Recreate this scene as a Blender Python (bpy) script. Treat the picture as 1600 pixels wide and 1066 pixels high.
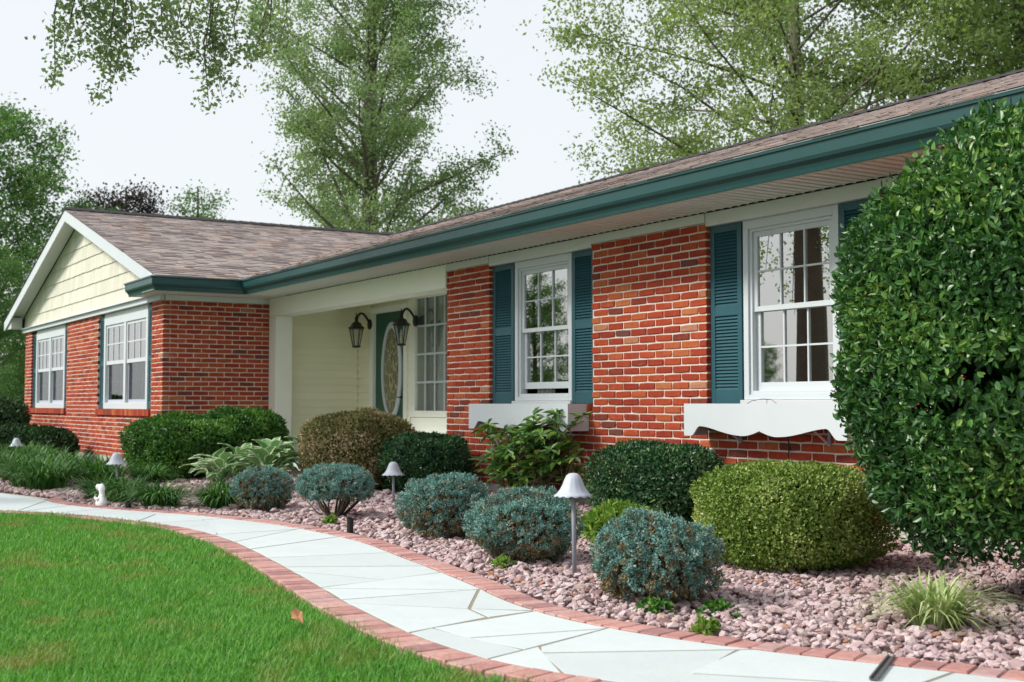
import bpy, math, random
import numpy as np
from mathutils import Vector, Matrix, Quaternion

for o in list(bpy.data.objects): bpy.data.objects.remove(o)
scn = bpy.context.scene
COL = scn.collection
R = math.radians
random.seed(7)
rng = np.random.default_rng(11)

# ------------------------------------------------------------------ camera
YAW, PITCH = R(31.8), R(2.9)
fwd = Vector((-math.cos(YAW)*math.cos(PITCH), math.sin(YAW)*math.cos(PITCH), math.sin(PITCH)))
rgt = Vector((math.sin(YAW), math.cos(YAW), 0)); upv = rgt.cross(fwd)
CAM = Vector((0, -6.7, 0.95))
cd = bpy.data.cameras.new('camera'); cam = bpy.data.objects.new('camera', cd); COL.objects.link(cam)
cam.matrix_world = Matrix(((rgt.x, upv.x, -fwd.x, CAM.x), (rgt.y, upv.y, -fwd.y, CAM.y), (rgt.z, upv.z, -fwd.z, CAM.z), (0, 0, 0, 1)))
cd.sensor_width = 36; cd.lens = 1950/1600*36; cd.clip_start = 0.05; cd.clip_end = 3000
cd.dof.use_dof = True; cd.dof.focus_distance = 8.0; cd.dof.aperture_fstop = 4.5
scn.camera = cam

# ------------------------------------------------------------------ world and sun
SUN_EL, SUN_AZ = R(41), R(24)          # azimuth: to the left of the house-front normal
tosun = Vector((-math.sin(SUN_AZ)*math.cos(SUN_EL), -math.cos(SUN_AZ)*math.cos(SUN_EL), math.sin(SUN_EL)))
w = bpy.data.worlds.new('World'); scn.world = w; w.use_nodes = True
nt = w.node_tree; nt.nodes.clear()
sky = nt.nodes.new('ShaderNodeTexSky'); sky.sky_type = 'NISHITA'; sky.sun_disc = False
sky.sun_elevation = SUN_EL; sky.sun_rotation = math.pi + SUN_AZ
sky.air_density = 1.0; sky.dust_density = 3.0
sc = nt.nodes.new('ShaderNodeMix'); sc.data_type = 'RGBA'; sc.blend_type = 'MULTIPLY'; sc.inputs[0].default_value = 1
nt.links.new(sky.outputs[0], sc.inputs[6]); sc.inputs[7].default_value = (0.12, 0.12, 0.12, 1)
cl = nt.nodes.new('ShaderNodeMix'); cl.data_type = 'RGBA'; cl.inputs[0].default_value = 0.86   # bright even cloud layer
nt.links.new(sc.outputs[2], cl.inputs[6]); cl.inputs[7].default_value = (0.70, 0.725, 0.74, 1)
bg = nt.nodes.new('ShaderNodeBackground'); bg.inputs[1].default_value = 1.0
wo = nt.nodes.new('ShaderNodeOutputWorld')
nt.links.new(cl.outputs[2], bg.inputs[0]); nt.links.new(bg.outputs[0], wo.inputs[0])
sl = bpy.data.lights.new('sun', 'SUN'); sl.energy = 3.1; sl.angle = R(13); sl.color = (1, 0.955, 0.88)
so = bpy.data.objects.new('sun', sl); COL.objects.link(so); so.location = (-8, -20, 20)
so.rotation_euler = tosun.to_track_quat('Z', 'Y').to_euler()
scn.view_settings.view_transform = 'Standard'; scn.view_settings.look = 'None'
scn.view_settings.exposure = 0.47; scn.view_settings.gamma = 1.0

# ------------------------------------------------------------------ materials
def newmat(name):
    m = bpy.data.materials.new(name); m.use_nodes = True
    t = m.node_tree; t.nodes.clear()
    out = t.nodes.new('ShaderNodeOutputMaterial'); p = t.nodes.new('ShaderNodeBsdfPrincipled')
    t.links.new(p.outputs[0], out.inputs[0])
    return m, t, p, out
def coords(t, scale=(1, 1, 1)):
    g = t.nodes.new('ShaderNodeNewGeometry'); mp = t.nodes.new('ShaderNodeMapping'); mp.inputs['Scale'].default_value = scale
    t.links.new(g.outputs['Position'], mp.inputs[0]); return mp.outputs[0]
def noise(t, scale, detail=4, vec=None, rough=0.6):
    n = t.nodes.new('ShaderNodeTexNoise'); n.inputs['Scale'].default_value = scale; n.inputs['Detail'].default_value = detail
    n.inputs['Roughness'].default_value = rough
    t.links.new(vec if vec is not None else coords(t), n.inputs['Vector']); return n.outputs[0]
def ramp(t, fac, stops, interp='LINEAR'):
    r = t.nodes.new('ShaderNodeValToRGB'); cr = r.color_ramp; cr.interpolation = interp
    while len(cr.elements) < len(stops): cr.elements.new(0.5)
    for e, (p, c) in zip(cr.elements, stops):
        e.position = p; e.color = (c[0], c[1], c[2], 1) if not isinstance(c, (int, float)) else (c, c, c, 1)
    t.links.new(fac, r.inputs[0]); return r.outputs[0]
def mixc(t, a, b, fac, mode='MIX'):
    m = t.nodes.new('ShaderNodeMix'); m.data_type = 'RGBA'; m.blend_type = mode
    for k, v in ((0, fac), (6, a), (7, b)):
        if isinstance(v, (int, float)): m.inputs[k].default_value = v if k == 0 else (v, v, v, 1)
        elif isinstance(v, tuple): m.inputs[k].default_value = (*v[:3], 1)
        else: t.links.new(v, m.inputs[k])
    return m.outputs[2]
def math_(t, op, a, b=0.0):
    m = t.nodes.new('ShaderNodeMath'); m.operation = op
    for k, v in ((0, a), (1, b)):
        if isinstance(v, (int, float)): m.inputs[k].default_value = v
        else: t.links.new(v, m.inputs[k])
    return m.outputs[0]
def bump(t, p, h, strength=0.3, dist=0.01):
    b = t.nodes.new('ShaderNodeBump'); b.inputs['Strength'].default_value = strength; b.inputs['Distance'].default_value = dist
    t.links.new(h, b.inputs['Height']); t.links.new(b.outputs[0], p.inputs['Normal'])
def rnd_(t):                                   # random number of an object, or of a piece in a joined mesh
    a = t.nodes.new('ShaderNodeAttribute'); a.attribute_name = 'rnd'
    o = t.nodes.new('ShaderNodeObjectInfo')
    return math_(t, 'FRACT', math_(t, 'ADD', a.outputs['Fac'], o.outputs['Random']))
M = {}
def plain(name, c, rough=0.6, var=0.12, scale=6.0, bmp=0.0, bscale=60, spec=0.4, vary=0.0, metal=0.0):
    m, t, p, o = newmat(name)
    n = noise(t, scale, 6)
    col = mixc(t, tuple(x*(1-var) for x in c), tuple(min(1, x*(1+var)) for x in c), n)
    if vary: col = mixc(t, col, mixc(t, 1-vary, 1+vary*0.6, rnd_(t)), 1.0, 'MULTIPLY')
    t.links.new(col, p.inputs['Base Color'])
    t.links.new(math_(t, 'ADD', math_(t, 'MULTIPLY', noise(t, scale*2.3), 0.2), rough-0.1), p.inputs['Roughness'])
    p.inputs['Specular IOR Level'].default_value = spec; p.inputs['Metallic'].default_value = metal
    if bmp: bump(t, p, noise(t, bscale, 6), bmp, 0.01)
    M[name] = m; return m
plain('white_paint', (0.56, 0.61, 0.64), 0.45, 0.05, 3, 0.05, 40)
plain('trim', (0.63, 0.67, 0.65), 0.5, 0.06, 2, 0.05, 40)
plain('soffit', (0.76, 0.77, 0.74), 0.55, 0.06, 2)
plain('cream', (0.90, 0.87, 0.64), 0.55, 0.05, 3, 0.08, 50, vary=0.05)
plain('porch_trim', (0.85, 0.87, 0.76), 0.5, 0.05, 3, 0.05, 40)
plain('shake', (0.66, 0.655, 0.55), 0.65, 0.06, 4, 0.2, 60, vary=0.10)
plain('teal', (0.020, 0.088, 0.112), 0.42, 0.15, 4, 0.04, 30)
plain('gutter_teal', (0.015, 0.068, 0.069), 0.33, 0.12, 3, 0.03, 20, spec=0.5)
plain('door_green', (0.012, 0.085, 0.055), 0.35, 0.1, 4)
plain('foundation', (0.42, 0.40, 0.36), 0.9, 0.25, 8, 0.3, 40)
plain('mortar', (0.70, 0.62, 0.54), 0.95, 0.22, 14, 0.6, 120)
plain('concrete_base', (0.46, 0.43, 0.38), 0.95, 0.2, 8, 0.4, 80)
plain('joint', (0.27, 0.24, 0.18), 0.95, 0.15, 12, 0.4, 90)
plain('black_metal', (0.012, 0.012, 0.013), 0.4, 0.2, 10)
plain('lamp_grey', (0.43, 0.46, 0.54), 0.5, 0.12, 14, 0.05, 60, vary=0.08)
plain('lamp_post', (0.25, 0.27, 0.31), 0.5, 0.15, 20, 0.05, 60)
plain('figurine', (0.80, 0.80, 0.82), 0.7, 0.1, 30, 0.3, 90)
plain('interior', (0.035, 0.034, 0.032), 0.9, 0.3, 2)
plain('curtain', (0.62, 0.62, 0.58), 0.9, 0.08, 6)
plain('bark', (0.10, 0.075, 0.055), 0.95, 0.4, 9, 0.8, 30)
plain('bark_grey', (0.15, 0.13, 0.11), 0.95, 0.35, 9, 0.8, 30)
plain('twig', (0.20, 0.15, 0.11), 0.9, 0.35, 25, 0.4, 80)
plain('twig_dark', (0.06, 0.045, 0.035), 0.9, 0.35, 25)
plain('dead_leaf', (0.42, 0.22, 0.11), 0.8, 0.3, 40, 0.3, 120)
plain('roof_deck', (0.06, 0.05, 0.05), 0.95, 0.2, 5)
plain('ridge_black', (0.035, 0.033, 0.035), 0.95, 0.3, 20, 0.4, 90)
plain('vent_brown', (0.13, 0.07, 0.055), 0.7, 0.2, 9)
plain('paper', (0.72, 0.55, 0.30), 0.8, 0.2, 9)
plain('bulb', (0.75, 0.68, 0.5), 0.3, 0.05, 9)
plain('slot_metal', (0.10, 0.10, 0.105), 0.45, 0.3, 30)

def brick_mat(name, stops, haze=0.35, hazecol=(0.62, 0.50, 0.42), rough=0.9):
    m, t, p, o = newmat(name)
    r = rnd_(t); c = ramp(t, r, stops)
    n1 = noise(t, 22, 6); c = mixc(t, c, mixc(t, (0.55, 0.5, 0.5), (1.25, 1.2, 1.15), n1), 1.0, 'MULTIPLY')
    n2 = ramp(t, noise(t, 9, 8, rough=0.7), [(0.56, 0.0), (0.80, haze)])
    c = mixc(t, c, hazecol, n2)
    spk = ramp(t, noise(t, 160, 3), [(0.66, 0.0), (0.74, 0.35)])
    c = mixc(t, c, (0.09, 0.03, 0.025), spk)
    t.links.new(c, p.inputs['Base Color']); p.inputs['Roughness'].default_value = rough; p.inputs['Specular IOR Level'].default_value = 0.2
    bump(t, p, math_(t, 'ADD', noise(t, 45, 8), math_(t, 'MULTIPLY', noise(t, 190, 3), 0.5)), 0.7, 0.008)
    M[name] = m
brick_mat('brick', [(0.0, (0.15, 0.065, 0.055)), (0.05, (0.20, 0.055, 0.04)), (0.12, (0.30, 0.043, 0.026)), (0.30, (0.36, 0.055, 0.027)), (0.5, (0.41, 0.067, 0.030)),
                    (0.76, (0.44, 0.082, 0.034)), (0.93, (0.47, 0.115, 0.045)), (0.98, (0.49, 0.17, 0.07)), (1.0, (0.47, 0.23, 0.15))], 0.26)
brick_mat('paver', [(0.0, (0.36, 0.205, 0.21)), (0.3, (0.48, 0.255, 0.24)), (0.6, (0.54, 0.31, 0.285)), (0.85, (0.56, 0.36, 0.34)), (1.0, (0.45, 0.30, 0.31))], 0.5, (0.62, 0.53, 0.51))

def stone_mat():
    m, t, p, o = newmat('flagstone')
    c = mixc(t, (0.47, 0.53, 0.54), (0.58, 0.63, 0.635), noise(t, 3.5, 8))
    c = mixc(t, c, mixc(t, 0.93, 1.04, rnd_(t)), 1.0, 'MULTIPLY')
    st = ramp(t, noise(t, 1.6, 6, rough=0.7), [(0.55, 0.0), (0.8, 0.22)])
    c = mixc(t, c, (0.40, 0.41, 0.37), st)
    sp = ramp(t, noise(t, 70, 4), [(0.64, 0.0), (0.75, 0.22)])
    c = mixc(t, c, (0.42, 0.42, 0.38), sp)
    t.links.new(c, p.inputs['Base Color']); p.inputs['Roughness'].default_value = 0.85; p.inputs['Specular IOR Level'].default_value = 0.25
    bump(t, p, math_(t, 'ADD', noise(t, 18, 8), math_(t, 'MULTIPLY', noise(t, 150, 4), 0.4)), 0.35, 0.008); M['flagstone'] = m
stone_mat()

def gravel_mat():
    m, t, p, o = newmat('gravel')
    c = ramp(t, rnd_(t), [(0.0, (0.20, 0.12, 0.115)), (0.2, (0.36, 0.245, 0.25)), (0.5, (0.46, 0.34, 0.345)), (0.8, (0.54, 0.43, 0.44)), (0.93, (0.56, 0.47, 0.46)), (1.0, (0.36, 0.17, 0.09))])
    c = mixc(t, c, mixc(t, 0.7, 1.25, noise(t, 40, 6)), 1.0, 'MULTIPLY')
    t.links.new(c, p.inputs['Base Color']); p.inputs['Roughness'].default_value = 0.9; p.inputs['Specular IOR Level'].default_value = 0.2
    bump(t, p, noise(t, 110, 5), 0.5, 0.006); M['gravel'] = m
gravel_mat()
def soil_mat():
    m, t, p, o = newmat('soil')
    c = mixc(t, (0.11, 0.065, 0.055), (0.27, 0.19, 0.18), noise(t, 30, 8))
    t.links.new(c, p.inputs['Base Color']); p.inputs['Roughness'].default_value = 1.0; bump(t, p, noise(t, 60, 6), 0.9, 0.02); M['soil'] = m
soil_mat()
def ground_mat():
    m, t, p, o = newmat('turf')
    c = mixc(t, (0.028, 0.085, 0.014), (0.08, 0.17, 0.03), noise(t, 3, 8))
    c = mixc(t, c, (0.13, 0.13, 0.05), ramp(t, noise(t, 0.9, 5), [(0.55, 0.0), (0.75, 0.5)]))
    t.links.new(c, p.inputs['Base Color']); p.inputs['Roughness'].default_value = 1.0; bump(t, p, noise(t, 90, 6), 0.9, 0.03); M['turf'] = m
ground_mat()

def shingle_mat():
    m, t, p, o = newmat('shingle')
    c = ramp(t, rnd_(t), [(0.0, (0.20, 0.16, 0.155)), (0.3, (0.29, 0.245, 0.24)), (0.6, (0.36, 0.315, 0.305)), (0.85, (0.42, 0.355, 0.335)), (1.0, (0.41, 0.28, 0.23))])
    c = mixc(t, c, mixc(t, 0.75, 1.2, noise(t, 5, 6)), 1.0, 'MULTIPLY')
    c = mixc(t, c, mixc(t, 0.7, 1.3, noise(t, 260, 2)), 1.0, 'MULTIPLY')
    t.links.new(c, p.inputs['Base Color']); p.inputs['Roughness'].default_value = 0.95; p.inputs['Specular IOR Level'].default_value = 0.15
    bump(t, p, noise(t, 240, 3), 0.6, 0.004); M['shingle'] = m
shingle_mat()

def leaf_mat(name, stops, rough=0.5, spec=0.35, trans=0.3, tint=(1.0, 1.15, 0.5), patch=None, pscale=5.0):
    m, t, p, o = newmat(name)
    a = t.nodes.new('ShaderNodeAttribute'); a.attribute_name = 'rnd'
    c = ramp(t, a.outputs['Fac'], stops)
    c = mixc(t, c, mixc(t, 0.72, 1.2, noise(t, 6, 3)), 1.0, 'MULTIPLY')
    if patch:
        c = mixc(t, c, patch[0], ramp(t, noise(t, pscale, 4), [(patch[1], 0.0), (patch[2], patch[3])]))
    t.links.new(c, p.inputs['Base Color']); p.inputs['Roughness'].default_value = rough; p.inputs['Specular IOR Level'].default_value = spec
    tr = t.nodes.new('ShaderNodeBsdfTranslucent'); t.links.new(mixc(t, c, tint, 1.0, 'MULTIPLY'), tr.inputs[0])
    mx = t.nodes.new('ShaderNodeMixShader'); mx.inputs[0].default_value = trans
    t.links.new(p.outputs[0], mx.inputs[1]); t.links.new(tr.outputs[0], mx.inputs[2]); t.links.new(mx.outputs[0], o.inputs[0])
    M[name] = m
leaf_mat('leaf_holly', [(0, (0.022, 0.075, 0.022)), (0.5, (0.05, 0.15, 0.036)), (0.82, (0.11, 0.25, 0.05)), (1, (0.24, 0.37, 0.08))], 0.36, 0.5, 0.18)
leaf_mat('leaf_boxwood', [(0, (0.08, 0.145, 0.022)), (0.45, (0.19, 0.30, 0.05)), (0.8, (0.33, 0.43, 0.11)), (1, (0.50, 0.55, 0.24))], 0.5, 0.35, 0.22)
leaf_mat('leaf_dark', [(0, (0.014, 0.055, 0.020)), (0.55, (0.036, 0.12, 0.04)), (0.9, (0.09, 0.21, 0.07)), (1, (0.22, 0.28, 0.11))], 0.42, 0.42, 0.15)
leaf_mat('leaf_hedge', [(0, (0.02, 0.075, 0.012)), (0.5, (0.06, 0.18, 0.024)), (0.85, (0.12, 0.28, 0.04)), (1, (0.2, 0.35, 0.07))], 0.5, 0.35, 0.22)
leaf_mat('leaf_far_shrub', [(0, (0.010, 0.035, 0.012)), (0.7, (0.022, 0.07, 0.020)), (1, (0.055, 0.13, 0.03))], 0.5, 0.3, 0.18)
leaf_mat('leaf_bronze', [(0, (0.08, 0.10, 0.028)), (0.35, (0.17, 0.19, 0.06)), (0.65, (0.32, 0.26, 0.13)), (1, (0.56, 0.43, 0.31))], 0.6, 0.25, 0.2, (1.0, 1.0, 0.6))
leaf_mat('leaf_juniper', [(0, (0.06, 0.17, 0.145)), (0.45, (0.15, 0.32, 0.285)), (0.8, (0.29, 0.47, 0.425)), (1, (0.44, 0.58, 0.54))], 0.7, 0.2, 0.1, (0.9, 1.05, 0.9), patch=((0.20, 0.155, 0.085), 0.50, 0.70, 0.7), pscale=7)
leaf_mat('leaf_juniper_brown', [(0, (0.10, 0.075, 0.04)), (0.6, (0.26, 0.20, 0.11)), (1, (0.38, 0.31, 0.19))], 0.8, 0.15, 0.1)
leaf_mat('leaf_rhodo', [(0, (0.03, 0.09, 0.02)), (0.5, (0.08, 0.20, 0.038)), (0.85, (0.16, 0.31, 0.06)), (1, (0.3, 0.37, 0.08))], 0.42, 0.45, 0.2)
leaf_mat('leaf_liriope', [(0, (0.022, 0.085, 0.018)), (0.6, (0.065, 0.185, 0.036)), (1, (0.18, 0.33, 0.08))], 0.5, 0.35, 0.25)
leaf_mat('leaf_spider', [(0, (0.16, 0.27, 0.07)), (0.5, (0.36, 0.46, 0.18)), (1, (0.68, 0.71, 0.46))], 0.5, 0.35, 0.25)
leaf_mat('leaf_lime', [(0, (0.10, 0.21, 0.03)), (0.6, (0.20, 0.33, 0.05)), (1, (0.30, 0.38, 0.10))], 0.5, 0.35, 0.3)
leaf_mat('leaf_tree_mid', [(0, (0.13, 0.20, 0.11)), (0.55, (0.26, 0.36, 0.20)), (1, (0.43, 0.50, 0.33))], 0.55, 0.3, 0.5)
leaf_mat('leaf_tree_light', [(0, (0.15, 0.22, 0.085)), (0.55, (0.29, 0.38, 0.16)), (1, (0.44, 0.50, 0.27))], 0.55, 0.3, 0.5)
leaf_mat('leaf_tree_dark', [(0, (0.045, 0.12, 0.04)), (0.6, (0.13, 0.25, 0.085)), (1, (0.29, 0.40, 0.16))], 0.55, 0.3, 0.4)
leaf_mat('leaf_tree_plum', [(0, (0.02, 0.016, 0.018)), (0.6, (0.045, 0.035, 0.035)), (1, (0.08, 0.07, 0.05))], 0.55, 0.3, 0.2, (1, 0.9, 0.8))
leaf_mat('grass', [(0, (0.05, 0.19, 0.03)), (0.5, (0.13, 0.37, 0.06)), (0.9, (0.26, 0.53, 0.13)), (1, (0.46, 0.50, 0.21))], 0.6, 0.25, 0.35, (1.0, 1.1, 0.4), patch=((0.34, 0.31, 0.12), 0.52, 0.68, 0.72), pscale=2.2)

def hosta_mat():
    m, t, p, o = newmat('leaf_hosta')
    a = t.nodes.new('ShaderNodeAttribute'); a.attribute_name = 'margin'
    n = math_(t, 'ADD', a.outputs['Fac'], math_(t, 'MULTIPLY', noise(t, 40, 3), 0.3))
    oi = t.nodes.new('ShaderNodeObjectInfo')
    g = mixc(t, (0.09, 0.25, 0.06), (0.21, 0.41, 0.14), oi.outputs['Random'])
    c = mixc(t, g, (0.62, 0.70, 0.48), ramp(t, n, [(0.82, 0.0), (0.93, 1.0)]))
    t.links.new(c, p.inputs['Base Color']); p.inputs['Roughness'].default_value = 0.45
    tr = t.nodes.new('ShaderNodeBsdfTranslucent'); t.links.new(c, tr.inputs[0]); mx = t.nodes.new('ShaderNodeMixShader'); mx.inputs[0].default_value = 0.2
    t.links.new(p.outputs[0], mx.inputs[1]); t.links.new(tr.outputs[0], mx.inputs[2]); t.links.new(mx.outputs[0], o.inputs[0]); M['leaf_hosta'] = m
hosta_mat()
def glass_mat(name, refl, tint=(0.9, 0.93, 0.93), rough=0.0):
    m, t, p, o = newmat(name); t.nodes.remove(p)
    tr = t.nodes.new('ShaderNodeBsdfTransparent'); tr.inputs[0].default_value = (*tint, 1)
    gl = t.nodes.new('ShaderNodeBsdfGlossy'); gl.inputs['Roughness'].default_value = rough
    lw = t.nodes.new('ShaderNodeLayerWeight'); lw.inputs[0].default_value = 0.35
    f = math_(t, 'ADD', math_(t, 'MULTIPLY', lw.outputs['Fresnel'], 0.5), refl)
    mx = t.nodes.new('ShaderNodeMixShader'); t.links.new(f, mx.inputs[0])
    t.links.new(tr.outputs[0], mx.inputs[1]); t.links.new(gl.outputs[0], mx.inputs[2]); t.links.new(mx.outputs[0], o.inputs[0]); M[name] = m
glass_mat('glass', 0.6); glass_mat('glass_dim', 0.14, (0.6, 0.63, 0.63)); glass_mat('lantern_glass', 0.06)
def oval_mat():
    m, t, p, o = newmat('leaded_glass')
    v = t.nodes.new('ShaderNodeTexVoronoi'); v.feature = 'DISTANCE_TO_EDGE'; v.inputs['Scale'].default_value = 9
    t.links.new(coords(t, (1.6, 1, 0.7)), v.inputs['Vector'])
    c = mixc(t, (0.05, 0.05, 0.04), (0.26, 0.25, 0.16), noise(t, 14, 5))
    c = mixc(t, (0.45, 0.40, 0.2), c, ramp(t, v.outputs[0], [(0.03, 0.0), (0.07, 1.0)]))
    t.links.new(c, p.inputs['Base Color']); p.inputs['Roughness'].default_value = 0.15; bump(t, p, noise(t, 30, 4), 0.5, 0.01); M['leaded_glass'] = m
oval_mat()

# ------------------------------------------------------------------ mesh helpers
def nmesh(name, V, F, mat=None, rnd=None, attr=None, smooth=False):
    V = np.asarray(V, dtype=np.float32); me = bpy.data.meshes.new(name)
    if isinstance(F, np.ndarray):
        nf, k = F.shape; loops = F.ravel().astype(np.int32); starts = np.arange(nf, dtype=np.int32)*k
    else:
        nf = len(F); loops = np.array([i for f in F for i in f], dtype=np.int32)
        starts = np.concatenate([[0], np.cumsum([len(f) for f in F])[:-1]]).astype(np.int32)
    me.vertices.add(len(V)); me.vertices.foreach_set('co', V.ravel())
    me.loops.add(len(loops)); me.loops.foreach_set('vertex_index', loops)
    me.polygons.add(nf); me.polygons.foreach_set('loop_start', starts)
    me.update(calc_edges=True); me.validate()
    if rnd is not None and len(me.polygons) == len(rnd):
        a = me.attributes.new('rnd', 'FLOAT', 'FACE'); a.data.foreach_set('value', np.asarray(rnd, dtype=np.float32))
    if attr is not None:
        a = me.attributes.new(attr[0], 'FLOAT', 'POINT'); a.data.foreach_set('value', np.asarray(attr[1], dtype=np.float32))
    me.polygons.foreach_set('use_smooth', np.full(len(me.polygons), smooth, dtype=bool))
    if mat: me.materials.append(M[mat])
    return me
def link(name, me, parent=None, loc=(0, 0, 0), rot=None, scale=None, bev=0):
    o = bpy.data.objects.new(name, me); COL.objects.link(o)
    if parent is not None: o.parent = parent
    o.location = loc
    if rot is not None: o.rotation_euler = rot
    if scale is not None: o.scale = scale
    if bev:
        b = o.modifiers.new('bevel', 'BEVEL'); b.width = bev; b.segments = 2; b.limit_method = 'ANGLE'
    return o
def thing(name, label, cat, loc=(0, 0, 0), group=None, me=None):
    o = link(name, me, None, loc); tag(o, label, cat, group); return o
def tag(o, label, cat, group=None):
    o['label'] = label; o['category'] = cat
    if group: o['group'] = group
class MB:
    def __init__(s): s.v = []; s.f = []; s.r = []; s.cur = 0.0
    def add(s, V, F):
        b = len(s.v); s.v += [tuple(p) for p in V]; s.f += [[i+b for i in f] for f in F]; s.r += [s.cur]*len(F); return s
    def box(s, x0, x1, y0, y1, z0, z1):
        return s.add([(x0, y0, z0), (x1, y0, z0), (x1, y1, z0), (x0, y1, z0), (x0, y0, z1), (x1, y0, z1), (x1, y1, z1), (x0, y1, z1)],
                     [(3, 2, 1, 0), (4, 5, 6, 7), (0, 1, 5, 4), (1, 2, 6, 5), (2, 3, 7, 6), (3, 0, 4, 7)])
    def prism(s, poly, axis, a, b):            # polygon of 2-D points swept along an axis
        n = len(poly)
        def P(p, h): return {0: (h, p[0], p[1]), 1: (p[0], h, p[1]), 2: (p[0], p[1], h)}[axis]
        V = [P(p, a) for p in poly]+[P(p, b) for p in poly]
        F = [list(range(n))[::-1], list(range(n, 2*n))]+[[i, (i+1) % n, n+(i+1) % n, n+i] for i in range(n)]
        return s.add(V, F)
    def tube(s, pts, rad, n=6, cap=True):
        pts = [Vector(p) for p in pts]; rad = rad if isinstance(rad, (list, tuple)) else [rad]*len(pts)
        V = []; F = []; up = Vector((0.13, 0.07, 0.99))
        for i, p in enumerate(pts):
            d = (pts[min(i+1, len(pts)-1)]-pts[max(i-1, 0)]).normalized()
            a = d.cross(up)
            if a.length < 0.05: a = d.cross(Vector((1, 0, 0)))
            a.normalize(); b = d.cross(a)
            for k in range(n):
                t = 2*math.pi*k/n; V.append(p+(a*math.cos(t)+b*math.sin(t))*rad[i])
        for i in range(len(pts)-1):
            for k in range(n):
                F.append([i*n+k, i*n+(k+1) % n, (i+1)*n+(k+1) % n, (i+1)*n+k])
        if cap: F += [list(range(n))[::-1], [(len(pts)-1)*n+k for k in range(n)]]
        return s.add(V, F)
    def lathe(s, prof, n=16, c=(0, 0, 0), wob=None):
        V = []; F = []
        for i, (r, z) in enumerate(prof):
            for k in range(n):
                t = 2*math.pi*k/n; rr, zz = (r, z) if wob is None else wob(r, z, t, i)
                V.append((c[0]+rr*math.cos(t), c[1]+rr*math.sin(t), c[2]+zz))
        for i in range(len(prof)-1):
            for k in range(n): F.append([i*n+k, i*n+(k+1) % n, (i+1)*n+(k+1) % n, (i+1)*n+k])
        F += [list(range(n))[::-1], [(len(prof)-1)*n+k for k in range(n)]]
        return s.add(V, F)
    def mesh(s, name, mat, smooth=False): return nmesh(name, s.v, s.f, mat, s.r, smooth=smooth)
    def build(s, name, mat, parent=None, loc=(0, 0, 0), bev=0, smooth=False): return link(name, s.mesh(name, mat, smooth), parent, loc, bev=bev)
def bx(name, mat, parent, x0, x1, y0, y1, z0, z1, bev=0):
    return MB().box(x0, x1, y0, y1, z0, z1).build(name, mat, parent, bev=bev)
def unit(a): return a/np.maximum(np.linalg.norm(a, axis=1, keepdims=True), 1e-9)
def struct(name, me, kind='structure'): o = link(name, me); o['kind'] = kind; return o

# ------------------------------------------------------------------ ground, bed, walk
struct('ground', nmesh('ground', [(-1500, -1500, -0.012), (1500, -1500, -0.012), (1500, 1500, -0.012), (-1500, 1500, -0.012)], [[0, 1, 2, 3]], 'turf'))
PAIRS = [((3.2, -1.2), (2.9, -0.55)), ((1, -2.2), (0.65, -1.5)), ((-1.2, -3.2), (-1.5, -2.47)), ((-2.5, -3.76), (-2.89, -3.08)), ((-3.63, -4.27), (-3.66, -3.43)),
         ((-4.32, -4.37), (-4.325, -3.606)), ((-5.217, -4.284), (-4.95, -3.60)), ((-5.94, -4.164), (-5.75, -3.43)), ((-7.0, -3.99), (-6.85, -3.24)),
         ((-8.285, -3.82), (-7.9, -3.085)), ((-9.29, -3.817), (-9.2, -3.14)), ((-10.1, -3.98), (-10.36, -3.43)), ((-11.0, -4.30), (-11.2, -3.80)),
         ((-11.7, -4.72), (-12.08, -4.10)), ((-12.9, -5.45), (-13.3, -4.20)), ((-15, -6.6), (-15.2, -4.75)), ((-18, -8.2), (-18.4, -6.2)), ((-21, -9.8), (-21.4, -7.7))]
LP = np.array([p[0] for p in PAIRS]); BP = np.array([p[1] for p in PAIRS]); NP_ = len(PAIRS)
def catmull(P, u):
    u = np.clip(np.asarray(u, float), 0, NP_-1.0001); i = u.astype(int); f = (u-i)[..., None]
    g = lambda k: P[np.clip(i+k, 0, NP_-1)]
    p0, p1, p2, p3 = g(-1), g(0), g(1), g(2)
    return 0.5*((2*p1)+(-p0+p2)*f+(2*p0-5*p1+4*p2-p3)*f*f+(-p0+3*p1-3*p2+p3)*f**3)
def pathpt(u, t): a = catmull(LP, u); b = catmull(BP, u); t = np.asarray(t)[..., None]; return a*(1-t)+b*t
UU = np.linspace(0, NP_-1.001, 700)
Ld = catmull(LP, UU); Bd = catmull(BP, UU)
def offset(P, d):
    T = np.gradient(P, axis=0); T /= np.linalg.norm(T, axis=1, keepdims=True); return P+np.stack([T[:, 1], -T[:, 0]], 1)*d   # + : towards the house
EW_L, EW_B = 0.155, 0.15
Lout = offset(Ld, -EW_L); Bout = offset(Bd, EW_B)
def strip(A, B, z, name, mat):
    n = len(A); V = np.concatenate([np.c_[A, np.full(n, z)], np.c_[B, np.full(n, z)]])
    i = np.arange(n-1); return nmesh(name, V, np.stack([i, i+1, n+i+1, n+i], 1), mat)
path = struct('path', strip(Lout, Bout, 0.004, 'path', 'concrete_base'))
link('joint_bed', strip(Ld, Bd, 0.0205, 'joint_bed', 'joint'), path)
# bed soil: from the walk edge to the house
bedV = [(x, y, -0.004) for x, y in Bout[::6]]; n0 = len(bedV)
bedF = []; bv = []
for i, (x, y, z) in enumerate(bedV): bv += [(x, y, z), (x, max(y+0.05, 0.3), z)]
for i in range(n0-1): bedF.append([2*i, 2*i+1, 2*i+3, 2*i+2])
struct('planting_bed', nmesh('planting_bed', bv, bedF, 'soil'))

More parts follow.
